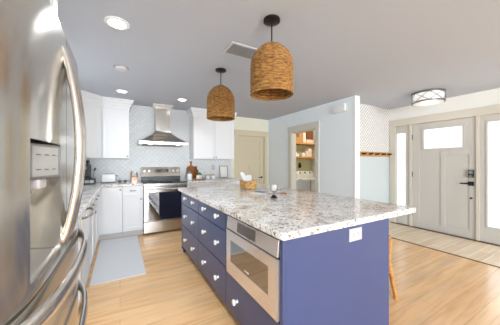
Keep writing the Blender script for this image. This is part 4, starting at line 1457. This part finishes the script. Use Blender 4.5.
for z, lab in ((1.79, 'upper honey wood shelf holding boxes in the laundry room'), (1.395, 'lower honey wood shelf holding white jars in the laundry room')):
    bm = bmesh.new(); add_box(bm, 3.59, XR - 0.005, 4.72, YB - 0.001, z, z + 0.045, 0.003)
    tag(obj('wall_shelf', bm, M['wood_light'], None, False, (4.3, 4.88, z)), lab, 'shelf')
def lbox(name, x0, x1, z0, h, m, lab, cat, y0=4.78, y1=5.0, bev=0.004):
    bm = bmesh.new(); add_box(bm, x0, x1, y0, y1, z0 + 0.001, z0 + h, bev)
    return tag(obj(name, bm, m, None, False, ((x0 + x1) / 2, (y0 + y1) / 2, z0)), lab, cat)
t = thing('cardboard_box', (4.26, 4.88, 1.836), 'brown cardboard box at the left of the upper laundry shelf', 'box')
box('carton', M['card'], t, 4.06, 4.42, 4.77, 5.0, 1.836, 2.20, 0.004)
bm = bmesh.new(); add_box(bm, 4.14, 4.30, 4.766, 4.770, 1.98, 2.12); obj('printed_panel', bm, M['card_dark'], t)
lbox('white_box', 4.45, 4.56, 1.835, 0.29, M['pink'], 'narrow pale box in the middle of the upper laundry shelf', 'box')
lbox('brown_box', 4.585, 4.86, 1.835, 0.10, M['pink'], 'low pale pink box under the dark box on the laundry shelf', 'box')
lbox('brown_box', 4.60, 4.84, 1.936, 0.25, M['card_dark'], 'dark brown box stacked at the right of the upper laundry shelf', 'box')
def jar(x, r, h, lab, y=4.82):
    bm = bmesh.new(); add_lathe(bm, [(0.0005, 1.441), (r, 1.441), (r, 1.441 + h * 0.85), (r * 0.8, 1.441 + h), (0.0005, 1.441 + h)], (x, y, 0), 18)
    tag(obj('white_jar', bm, M['white_enamel'], None, True, (x, y, 1.441)), lab, 'jar')
jar(4.20, 0.055, 0.13, 'white jar at the left of the lower laundry shelf')
jar(4.32, 0.05, 0.085, 'short white jar second from the left on the lower laundry shelf', 4.86)
jar(4.48, 0.06, 0.11, 'wide white jar at the middle of the lower laundry shelf')
lbox('detergent_box', 4.58, 4.66, 1.44, 0.17, M['pink'], 'pale pink detergent box on the lower laundry shelf', 'box', 4.80, 4.9)
lbox('detergent_box', 4.68, 4.82, 1.44, 0.24, M['pink'], 'tall pale box at the right end of the lower laundry shelf', 'box', 4.82, 4.96)
ws = thing('wall_valve', (4.56, YB, 1.20), 'black valve fitting on the wall above the washer', 'valve')
bm = bmesh.new(); add_box(bm, 4.52, 4.60, YB - 0.02, YB - 0.0005, 1.12, 1.27, 0.004); obj('plate', bm, M['black'], ws)
bm = bmesh.new(); add_tube(bm, [(4.56, YB - 0.02, 1.20), (4.56, YB - 0.06, 1.20), (4.56, YB - 0.065, 1.16)], 0.015, 10); obj('spigot', bm, M['black'], ws)
# laundry ceiling lamp
lm = thing('laundry_ceiling_light', (4.3, 4.0, CZ), 'plain round lamp on the laundry room ceiling', 'ceiling light')
bm = bmesh.new(); add_lathe(bm, [(0.14, CZ - 0.0005), (0.14, CZ - 0.05), (0.11, CZ - 0.075), (0.0005, CZ - 0.085)], (4.3, 4.0, 0), 28)
obj('globe', bm, M['bulb'], lm, True)
l = bpy.data.lights.new('laundry_lamp', 'POINT'); l.energy = 13; l.shadow_soft_size = 0.1; l.color = (1, 0.86, 0.62)
lo = bpy.data.objects.new('laundry_lamp', l); COL.objects.link(lo); lo.parent = lm; lo.location = (0, 0, -0.2)

# ------------------------------------------------------------------ rug and stool
bm = bmesh.new(); add_box(bm, -0.275, 0.262, 2.855, 4.42, 0.0008, 0.009, 0.003)
tag(obj('runner_rug', bm, M['rug'], None, False, (0, 3.6, 0)), 'pale grey woven runner rug on the floor before the sink', 'rug')

st = thing('bar_stool', (2.03, 1.39, 0), 'honey wood bar stool with curved legs tucked under the island overhang', 'bar stool')
bm = bmesh.new()
hs = 0.205
poly = []
for (sx, sy, a0) in ((1, -1, -90), (1, 1, 0), (-1, 1, 90), (-1, -1, 180)):
    for k in range(5):
        an = math.radians(a0 + 22.5 * k)
        poly.append((2.03 + sx * (hs - 0.05) + 0.05 * math.cos(an), 1.39 + sy * (hs - 0.05) + 0.05 * math.sin(an)))
add_prism(bm, poly, 0.565, 0.592, 'Z', 0.008)
obj('seat', bm, M['wood_light'], st, True)
def leg_rr(t):
    return 0.186 - 0.008 * math.sin(PI * min(t / 0.6, 1)) + 0.036 * max(0, (t - 0.4) / 0.6) ** 1.5
for sx in (-1, 1):
    for sy in (-1, 1):
        bm = bmesh.new()
        pts = [(2.03 + sx * leg_rr(i / 16), 1.39 + sy * leg_rr(i / 16), 0.564 * (1 - i / 16)) for i in range(17)]
        add_tube(bm, pts, [0.021 - 0.004 * abs(i / 16 - 0.3) for i in range(17)], 10)
        obj('leg', bm, M['wood_light'], st, True)
q = leg_rr(0.5)
for sy in (-1, 1):
    bm = bmesh.new(); add_tube(bm, [(2.03 - q, 1.39 + sy * q, 0.25), (2.03 + q, 1.39 + sy * q, 0.25)], 0.011, 8)
    obj('stretcher', bm, M['wood_light'], st, True)
    bm = bmesh.new(); add_tube(bm, [(2.03 + sy * q, 1.39 - q, 0.31), (2.03 + sy * q, 1.39 + q, 0.31)], 0.011, 8)
    obj('stretcher', bm, M['wood_light'], st, True)
